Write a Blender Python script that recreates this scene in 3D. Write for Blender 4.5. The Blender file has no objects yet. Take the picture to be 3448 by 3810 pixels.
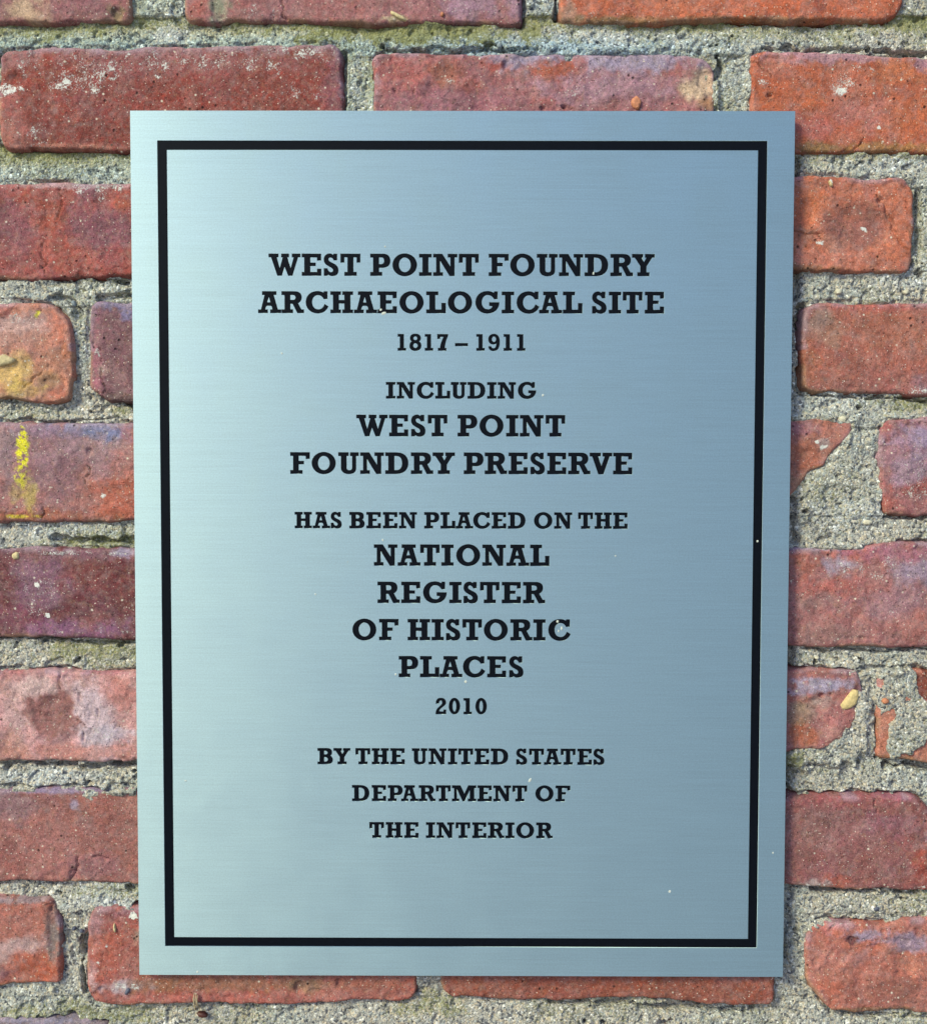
import bpy, math, random
import numpy as np
from mathutils import Vector
from math import radians

S = bpy.context.scene
COL = S.collection
random.seed(7)

# ---------------------------------------------------------------- camera, sky, sun, exposure
CX, CY, CZ = 0.00351555, -0.68929911, 0.05339397          # camera position (metres)
PITCH, YAW, ROLL = -0.04318977, 0.00341498, 0.00175381
FPX, WPX, HPX = 4200.0, 3448.0, 3810.0
cam_d = bpy.data.cameras.new('camera')
cam = bpy.data.objects.new('camera', cam_d); COL.objects.link(cam)
cy_, sy_ = math.cos(YAW), math.sin(YAW); cp_, sp_ = math.cos(PITCH), math.sin(PITCH); cr_, sr_ = math.cos(ROLL), math.sin(ROLL)
Myaw = np.array([[cy_, sy_, 0], [-sy_, cy_, 0], [0, 0, 1]])
Mpit = np.array([[1, 0, 0], [0, cp_, sp_], [0, -sp_, cp_]])
Mrol = np.array([[cr_, 0, sr_], [0, 1, 0], [-sr_, 0, cr_]])
M = Mrol @ Mpit @ Myaw                                     # world -> camera frame (x right, y ahead, z up)
from mathutils import Matrix
right, fwd, up = M[0], M[1], M[2]
cam.matrix_world = Matrix(((right[0], up[0], -fwd[0], CX), (right[1], up[1], -fwd[1], CY), (right[2], up[2], -fwd[2], CZ), (0, 0, 0, 1)))
cam_d.sensor_fit = 'VERTICAL'; cam_d.sensor_height = 24.0
cam_d.lens = FPX / HPX * 24.0
cam_d.clip_start = 0.01; cam_d.clip_end = 500
S.camera = cam

SUN_EL, SUN_AZ = 33.0, 45.0        # azimuth: degrees to the left of the wall's normal
wd = bpy.data.worlds.new('World'); S.world = wd; wd.use_nodes = True
nt = wd.node_tree; bg = nt.nodes['Background']
sky = nt.nodes.new('ShaderNodeTexSky'); sky.sky_type = 'NISHITA'; sky.sun_disc = False; sky.ozone_density = 2.5
sky.sun_elevation = radians(SUN_EL); sky.sun_rotation = radians(180 + SUN_AZ)
nt.links.new(sky.outputs[0], bg.inputs[0]); bg.inputs[1].default_value = 0.088
sd = bpy.data.lights.new('sun', 'SUN'); sd.energy = 1.5; sd.angle = radians(16); sd.color = (0.98, 1.0, 0.63)
sun = bpy.data.objects.new('sun', sd); COL.objects.link(sun)
tosun = Vector((-math.sin(radians(SUN_AZ)) * math.cos(radians(SUN_EL)), -math.cos(radians(SUN_AZ)) * math.cos(radians(SUN_EL)), math.sin(radians(SUN_EL))))
sun.rotation_euler = tosun.to_track_quat('Z', 'Y').to_euler()
S.view_settings.view_transform = 'Standard'; S.view_settings.look = 'None'
S.view_settings.exposure = 1.25; S.view_settings.gamma = 1.0

# ---------------------------------------------------------------- helpers
def to_plane(px, py, y):
    """point of the photograph -> (x, z) on the vertical plane at depth y"""
    px = np.asarray(px, float); py = np.asarray(py, float)
    a = (px - WPX / 2) / FPX; b = (HPX / 2 - py) / FPX
    dx = a * right[0] + fwd[0] + b * up[0]
    dy = a * right[1] + fwd[1] + b * up[1]
    dz = a * right[2] + fwd[2] + b * up[2]
    t = (y - CY) / dy
    return CX + dx * t, CZ + dz * t

def hash2(ix, iy, seed):
    h = (ix.astype(np.int64) * 374761393 + iy.astype(np.int64) * 668265263 + seed * 1442695041) & 0xFFFFFFFF
    h = ((h ^ (h >> 13)) * 1274126177) & 0xFFFFFFFF
    h = (h ^ (h >> 16)) & 0xFFFFFF
    return h / float(0xFFFFFF)

def vnoise(x, y, seed=0):
    xf, yf = np.floor(x), np.floor(y)
    u, v = x - xf, y - yf
    u = u * u * u * (u * (u * 6 - 15) + 10); v = v * v * v * (v * (v * 6 - 15) + 10)
    a = hash2(xf, yf, seed); b = hash2(xf + 1, yf, seed); c = hash2(xf, yf + 1, seed); d = hash2(xf + 1, yf + 1, seed)
    return (a * (1 - u) + b * u) * (1 - v) + (c * (1 - u) + d * u) * v - 0.5

def fbm(x, y, size, octs=4, seed=0, gain=0.5):
    r = 0; a = 1.0; s = 1.0 / size
    for k in range(octs):
        cth, sth = math.cos(0.6 * k + 0.3), math.sin(0.6 * k + 0.3)
        r = r + a * vnoise((x * cth - y * sth) * s + 17.3 * k, (x * sth + y * cth) * s - 9.1 * k, seed + 31 * k)
        a *= gain; s *= 2.03
    return r * 1.6

def sstep(a, b, x):
    t = np.clip((x - a) / (b - a), 0, 1); return t * t * (3 - 2 * t)

def lin(c):
    c = np.array(c, float) / 255.0
    return np.where(c <= 0.04045, c / 12.92, ((c + 0.055) / 1.055) ** 2.4)

def poly_sdf(px, py, pts):
    """signed distance, positive inside"""
    n = len(pts); d = np.full(px.shape, 1e18); inside = np.zeros(px.shape, bool)
    for i in range(n):
        x0, y0 = pts[i]; x1, y1 = pts[(i + 1) % n]
        ex, ey = x1 - x0, y1 - y0; wx, wy = px - x0, py - y0
        t = np.clip((wx * ex + wy * ey) / (ex * ex + ey * ey + 1e-9), 0, 1)
        d = np.minimum(d, (wx - ex * t) ** 2 + (wy - ey * t) ** 2)
        if y0 != y1:
            c = ((y0 > py) != (y1 > py)) & (px < (x1 - x0) * (py - y0) / (y1 - y0) + x0)
            inside ^= c
    d = np.sqrt(d)
    return np.where(inside, d, -d)

def line_dist(px, py, pts):
    d = np.full(px.shape, 1e18)
    for i in range(len(pts) - 1):
        x0, y0 = pts[i]; x1, y1 = pts[i + 1]
        ex, ey = x1 - x0, y1 - y0; wx, wy = px - x0, py - y0
        t = np.clip((wx * ex + wy * ey) / (ex * ex + ey * ey + 1e-9), 0, 1)
        d = np.minimum(d, (wx - ex * t) ** 2 + (wy - ey * t) ** 2)
    return np.sqrt(d)

def round_poly(pts, r):
    out = []; n = len(pts)
    for i in range(n):
        p = np.array(pts[i], float); a = np.array(pts[i - 1], float); b = np.array(pts[(i + 1) % n], float)
        la, lb = np.linalg.norm(a - p), np.linalg.norm(b - p)
        rr = min(r, la * 0.45, lb * 0.45)
        pa = p + (a - p) / la * rr; pb = p + (b - p) / lb * rr
        for t in (0, 0.25, 0.5, 0.75, 1.0):
            out.append(tuple((1 - t) ** 2 * pa + 2 * t * (1 - t) * p + t * t * pb))
    return out

def link(name, me, mat, parent=None, loc=(0, 0, 0)):
    o = bpy.data.objects.new(name, me); COL.objects.link(o)
    if mat is not None and not me.materials: me.materials.append(mat)
    if parent is not None: o.parent = parent
    o.location = loc
    return o

def thing(name, label, cat, loc=(0, 0, 0)):
    o = bpy.data.objects.new(name, None); COL.objects.link(o); o.empty_display_size = 0.05
    o.location = loc; o['label'] = label; o['category'] = cat
    return o

def grid_mesh(name, gx, gz, gy, keep, attrs, origin):
    """height-field mesh from 2-D arrays (rows, cols); keep = bool array of cells"""
    R, C = gx.shape
    idx = np.arange(R * C).reshape(R, C)
    a, b, c, d = idx[:-1, :-1][keep], idx[:-1, 1:][keep], idx[1:, 1:][keep], idx[1:, :-1][keep]
    quads = np.stack([a, d, c, b], 1)
    used, inv = np.unique(quads, return_inverse=True); quads = inv.reshape(-1, 4)
    co = np.stack([gx.ravel(), gy.ravel(), gz.ravel()], 1)[used] - np.array(origin)
    me = bpy.data.meshes.new(name)
    me.vertices.add(len(co)); me.vertices.foreach_set('co', co.astype(np.float32).ravel())
    me.loops.add(quads.size); me.loops.foreach_set('vertex_index', quads.astype(np.int32).ravel())
    me.polygons.add(len(quads))
    me.polygons.foreach_set('loop_start', np.arange(0, quads.size, 4, dtype=np.int32))
    me.polygons.foreach_set('loop_total', np.full(len(quads), 4, np.int32))
    me.update(calc_edges=True)
    me.polygons.foreach_set('use_smooth', np.ones(len(quads), bool))
    for k, v in attrs.items():
        if v.ndim == 3:
            at = me.attributes.new(k, 'FLOAT_COLOR', 'POINT')
            vv = np.concatenate([v.reshape(-1, 3)[used], np.ones((len(used), 1))], 1)
            at.data.foreach_set('color', vv.astype(np.float32).ravel())
        else:
            at = me.attributes.new(k, 'FLOAT', 'POINT')
            at.data.foreach_set('value', v.ravel()[used].astype(np.float32))
    return me

class Mat:
    def __init__(s, name, rough=0.8, metal=0.0, spec=0.5):
        s.m = bpy.data.materials.new(name); s.m.use_nodes = True; s.t = s.m.node_tree; s.b = s.t.nodes['Principled BSDF']
        s.b.inputs['Roughness'].default_value = rough; s.b.inputs['Metallic'].default_value = metal
        s.b.inputs['Specular IOR Level'].default_value = spec
    def n(s, typ, **kw):
        nd = s.t.nodes.new('ShaderNode' + typ)
        for k, v in kw.items(): setattr(nd, k, v)
        return nd
    def l(s, a, b): s.t.links.new(a, b)
    def attr(s, name, col=False):
        a = s.n('Attribute', attribute_name=name); return a.outputs['Color' if col else 'Fac']
    def pos(s, scale=(1, 1, 1)):
        g = s.n('NewGeometry'); m = s.n('Mapping'); m.inputs['Scale'].default_value = scale
        s.l(g.outputs['Position'], m.inputs['Vector']); return m.outputs[0]
    def noise(s, vec, scale, detail=3, rough=0.55, dist=0.0):
        n = s.n('TexNoise'); n.inputs['Scale'].default_value = scale; n.inputs['Detail'].default_value = detail
        n.inputs['Roughness'].default_value = rough; n.inputs['Distortion'].default_value = dist
        s.l(vec, n.inputs['Vector']); return n.outputs['Fac']
    def vor(s, vec, scale, feature='F1', rnd=1.0):
        n = s.n('TexVoronoi'); n.feature = feature; n.inputs['Scale'].default_value = scale
        n.inputs['Randomness'].default_value = rnd; s.l(vec, n.inputs['Vector']); return n
    def ramp(s, fac, stops, interp='LINEAR'):
        r = s.n('ValToRGB'); r.color_ramp.interpolation = interp; e = r.color_ramp.elements
        while len(e) < len(stops): e.new(0.5)
        for i, (p, c) in enumerate(stops):
            e[i].position = p; e[i].color = (c, c, c, 1) if not hasattr(c, '__len__') else (*c, 1)
        s.l(fac, r.inputs[0]); return r.outputs[0]
    def math(s, op, a, b=None, clamp=False):
        m = s.n('Math', operation=op, use_clamp=clamp)
        for i, v in enumerate((a, b)):
            if v is None: continue
            if isinstance(v, (int, float)): m.inputs[i].default_value = v
            else: s.l(v, m.inputs[i])
        return m.outputs[0]
    def mr(s, v, a, b, c=0, d=1):
        m = s.n('MapRange'); s.l(v, m.inputs[0])
        for i, x in enumerate((a, b, c, d)): m.inputs[i + 1].default_value = x
        return m.outputs[0]
    def mix(s, fac, a, b, mode='MIX'):
        m = s.n('Mix', data_type='RGBA', blend_type=mode)
        ins = [i for i in m.inputs if i.enabled or True]
        f, A, B = m.inputs[0], m.inputs[6], m.inputs[7]
        for sock, v in ((f, fac), (A, a), (B, b)):
            if isinstance(v, (int, float)): sock.default_value = v if sock is f else (v, v, v, 1)
            elif isinstance(v, (tuple, list)): sock.default_value = (*v, 1)
            else: s.l(v, sock)
        return m.outputs[2]
    def bump(s, h, dist, strength=1.0, prev=None):
        b = s.n('Bump'); b.inputs['Distance'].default_value = dist; b.inputs['Strength'].default_value = strength
        s.l(h, b.inputs['Height'])
        if prev is not None: s.l(prev, b.inputs['Normal'])
        return b.outputs[0]

# ---------------------------------------------------------------- materials
def brick_material():
    m = Mat('fired_clay', 0.82, spec=0.35)
    p = m.pos(); tint = m.attr('tint', True); lime = m.attr('lime')
    n_big = m.noise(p, 90, 4, 0.6, 0.4); n_mid = m.noise(p, 420, 4, 0.65); n_fine = m.noise(p, 1250, 4, 0.7)
    c = m.mix(1.0, tint, m.ramp(n_big, [(0.3, 0.80), (0.7, 1.20)]), 'MULTIPLY')
    c = m.mix(1.0, c, m.ramp(n_mid, [(0.28, 0.66), (0.72, 1.36)]), 'MULTIPLY')
    c = m.mix(1.0, c, m.ramp(n_fine, [(0.28, 0.48), (0.72, 1.52)]), 'MULTIPLY')
    # mottling of greyer, mauve and ochre clay
    h1 = m.noise(p, 230, 5, 0.7, 0.3); h2 = m.noise(m.pos((1.3, 1, 1.1)), 310, 5, 0.7, 0.3)
    c = m.mix(m.mr(h1, 0.48, 0.66, 0, 0.26), c, (0.36, 0.26, 0.27))
    c = m.mix(m.mr(h2, 0.54, 0.68, 0, 0.30), c, (0.38, 0.20, 0.10))
    c = m.mix(0.045, c, (0.36, 0.345, 0.345))
    c = m.mix(m.mr(n_fine, 0.55, 0.75, 0, 0.35), c, (0.42, 0.32, 0.30))
    # grains of paler and darker temper
    v = m.vor(p, 1150); g = m.n('SeparateColor'); m.l(v.outputs['Color'], g.inputs[0])
    pale = m.math('MULTIPLY', m.mr(g.outputs[0], 0.945, 0.99), m.mr(v.outputs['Distance'], 0.5, 0.2), True)
    c = m.mix(pale, c, (0.66, 0.56, 0.50))
    vb = m.vor(p, 480); gb_ = m.n('SeparateColor'); m.l(vb.outputs['Color'], gb_.inputs[0])
    pale2 = m.math('MULTIPLY', m.mr(gb_.outputs[0], 0.978, 0.99), m.mr(vb.outputs['Distance'], 0.42, 0.2), True)
    c = m.mix(pale2, c, (0.6, 0.50, 0.43))
    vd = m.vor(p, 900); gd = m.n('SeparateColor'); m.l(vd.outputs['Color'], gd.inputs[0])
    dk = m.math('MULTIPLY', m.mr(gd.outputs[2], 0.90, 0.97), m.mr(vd.outputs['Distance'], 0.45, 0.2), True)
    c = m.mix(dk, c, m.mix(1.0, c, (0.4, 0.35, 0.36), 'MULTIPLY'))
    # pits
    v2 = m.vor(p, 330); g2 = m.n('SeparateColor'); m.l(v2.outputs['Color'], g2.inputs[0])
    pit = m.math('MULTIPLY', m.mr(g2.outputs[1], 0.955, 0.985), m.mr(v2.outputs['Distance'], 0.34, 0.14), True)
    c = m.mix(pit, c, m.mix(1.0, c, (0.22, 0.18, 0.18), 'MULTIPLY'))
    # lime bloom in specks
    ln = m.noise(p, 1050, 4, 0.7); lb = m.noise(p, 160, 3, 0.6)
    s = m.math('ADD', m.math('MULTIPLY', ln, 0.7), m.math('MULTIPLY', lb, 0.45))
    lm = m.mr(m.math('ADD', s, m.math('MULTIPLY', lime, 0.45)), 0.80, 0.90)
    c = m.mix(lm, c, (0.66, 0.63, 0.62))
    m.l(c, m.b.inputs['Base Color'])
    h = m.math('ADD', m.math('MULTIPLY', n_mid, 1.0), m.math('MULTIPLY', n_fine, 0.55))
    h = m.math('SUBTRACT', h, m.math('MULTIPLY', pit, 0.9))
    h = m.math('ADD', h, m.math('MULTIPLY', lm, 0.18))
    h = m.math('SUBTRACT', h, m.math('MULTIPLY', dk, 0.5))
    m.l(m.bump(h, 0.0008, 0.9), m.b.inputs['Normal'])
    m.l(m.mr(n_mid, 0.3, 0.7, 0.62, 0.92), m.b.inputs['Roughness'])
    return m.m

def mortar_material():
    m = Mat('sand_mortar', 0.85, spec=0.35)
    p = m.pos(); tint = m.attr('tint', True); moss = m.attr('moss')
    wob = m.n('TexNoise'); wob.inputs['Scale'].default_value = 500; m.l(p, wob.inputs['Vector'])
    mv = m.n('VectorMath', operation='MULTIPLY_ADD'); m.l(wob.outputs['Color'], mv.inputs[0]); mv.inputs[1].default_value = (0.0011,) * 3; m.l(p, mv.inputs[2])
    pw = mv.outputs[0]
    v = m.vor(pw, 720); g = m.n('SeparateColor'); m.l(v.outputs['Color'], g.inputs[0])
    grain = m.ramp(g.outputs[0], [(0.0, (0.26, 0.27, 0.31)), (0.09, (0.56, 0.57, 0.59)), (0.22, (0.9, 0.88, 0.82)), (0.45, (1.0, 0.98, 0.9)), (0.62, (1.1, 0.98, 0.80)), (0.78, (0.80, 0.86, 0.86)), (0.9, (1.28, 1.28, 1.24)), (0.97, (1.75, 1.75, 1.7))], 'CONSTANT')
    v3 = m.vor(pw, 1700); g3 = m.n('SeparateColor'); m.l(v3.outputs['Color'], g3.inputs[0])
    small = m.ramp(g3.outputs[1], [(0.0, 0.65), (0.5, 1.0), (1.0, 1.28)])
    c = m.mix(1.0, tint, grain, 'MULTIPLY')
    c = m.mix(1.0, c, small, 'MULTIPLY')
    n_mid = m.noise(p, 260, 4, 0.6); n_fine = m.noise(p, 2300, 3, 0.6)
    c = m.mix(1.0, c, m.ramp(n_mid, [(0.3, 0.78), (0.7, 1.2)]), 'MULTIPLY')
    # dark voids between the grains
    vn = m.noise(p, 900, 4, 0.7)
    void = m.mr(vn, 0.36, 0.28)
    c = m.mix(void, c, m.mix(1.0, c, (0.20, 0.20, 0.17), 'MULTIPLY'))
    # moss and algae
    mn = m.noise(p, 650, 4, 0.7)
    mm = m.math('MULTIPLY', m.mr(m.math('ADD', mn, m.math('MULTIPLY', moss, 0.5)), 0.60, 0.86), 0.8)
    c = m.mix(mm, c, m.mix(mn, (0.08, 0.085, 0.02), (0.30, 0.29, 0.09)))
    m.l(c, m.b.inputs['Base Color'])
    h = m.math('SUBTRACT', m.math('MULTIPLY', n_fine, 0.4), m.math('MULTIPLY', v.outputs['Distance'], 1.1))
    h = m.math('SUBTRACT', h, m.math('MULTIPLY', v3.outputs['Distance'], 0.5))
    h = m.math('SUBTRACT', h, m.math('MULTIPLY', void, 1.2))
    h = m.math('ADD', h, n_mid)
    m.l(m.bump(h, 0.0008, 0.9), m.b.inputs['Normal'])
    return m.m

def metal_material():
    m = Mat('brushed_steel', 0.5, 1.0)
    p = m.pos((1, 1, 1))
    st = m.n('Mapping'); st.inputs['Scale'].default_value = (9, 1, 2600); st.inputs['Rotation'].default_value = (0, 0, 0)
    g = m.n('NewGeometry'); m.l(g.outputs['Position'], st.inputs['Vector'])
    b1 = m.noise(st.outputs[0], 1.0, 4, 0.7)
    st2 = m.n('Mapping'); st2.inputs['Scale'].default_value = (30, 1, 900); m.l(g.outputs['Position'], st2.inputs['Vector'])
    b2 = m.noise(st2.outputs[0], 1.0, 3, 0.6)
    mott = m.noise(p, 1100, 3, 0.6); cl = m.noise(p, 28, 3, 0.6)
    c = m.mix(1.0, (0.51, 0.645, 0.695), m.ramp(b1, [(0.25, 0.93), (0.75, 1.07)]), 'MULTIPLY')
    c = m.mix(1.0, c, m.ramp(b2, [(0.25, 0.96), (0.75, 1.04)]), 'MULTIPLY')
    c = m.mix(1.0, c, m.ramp(mott, [(0.25, 0.90), (0.75, 1.10)]), 'MULTIPLY')
    m.l(c, m.b.inputs['Base Color'])
    sm_ = m.noise(m.pos((1.0, 1, 0.35)), 60, 5, 0.65, 0.6)
    m.l(m.math('ADD', m.mr(cl, 0.3, 0.7, 0.49, 0.55), m.mr(sm_, 0.52, 0.72, 0, 0.03)), m.b.inputs['Roughness'])
    m.b.inputs['Anisotropic'].default_value = 0.75
    tg = m.n('Tangent', direction_type='RADIAL', axis='Y')
    cb = m.n('CombineXYZ'); cb.inputs[0].default_value = 0.0; cb.inputs[2].default_value = 1.0
    m.l(cb.outputs[0], m.b.inputs['Tangent'])
    m.l(m.bump(b1, 0.00002, 0.35), m.b.inputs['Normal'])
    return m.m

def simple(name, col, rough, var=0.15, scale=600, bump=0.0, spec=0.5):
    m = Mat(name, rough, spec=spec); p = m.pos(); n = m.noise(p, scale, 4, 0.6)
    m.l(m.mix(1.0, col, m.ramp(n, [(0.25, 1 - var), (0.75, 1 + var)]), 'MULTIPLY'), m.b.inputs['Base Color'])
    if bump: m.l(m.bump(n, bump, 0.7), m.b.inputs['Normal'])
    return m.m

BRICK = brick_material(); MORTAR = mortar_material(); METAL = metal_material()
INK = simple('black_enamel', (0.003, 0.004, 0.008), 0.45, 0.3, 900, 0.00005, 0.07)
COOL = np.array([1.01, 0.965, 1.16])   # the daylight here is a little yellow: surfaces are a little bluer than pictured
ALB = 0.68     # pictured colour (linear) -> surface albedo

# ---------------------------------------------------------------- ground
gm = Mat('gravel_ground', 0.9); gp = gm.pos()
gm.l(gm.ramp(gm.noise(gp, 30, 6, 0.7), [(0.3, (0.15, 0.155, 0.16)), (0.7, (0.28, 0.285, 0.29))]), gm.b.inputs['Base Color'])
gme = bpy.data.meshes.new('ground'); GZ = -0.86
gme.from_pydata([(-200, -200, GZ), (200, -200, GZ), (200, 200, GZ), (-200, 200, GZ)], [], [(0, 1, 2, 3)])
go = link('ground', gme, gm.m); go['kind'] = 'structure'

# ---------------------------------------------------------------- the wall
YB = 0.0090        # mean depth of the brick faces behind the front of the plaque
PXM = 1.0 / 6040.0 # metres per photograph pixel on the wall
wall = thing('brick_wall', 'old weathered red brick wall with wide mossy sand mortar joints behind the steel plaque', 'wall', (0, YB, GZ))
def wlink(name, me, mat, origin):
    return link(name, me, mat, wall, (origin[0], origin[1] - YB, origin[2] - GZ))

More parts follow.
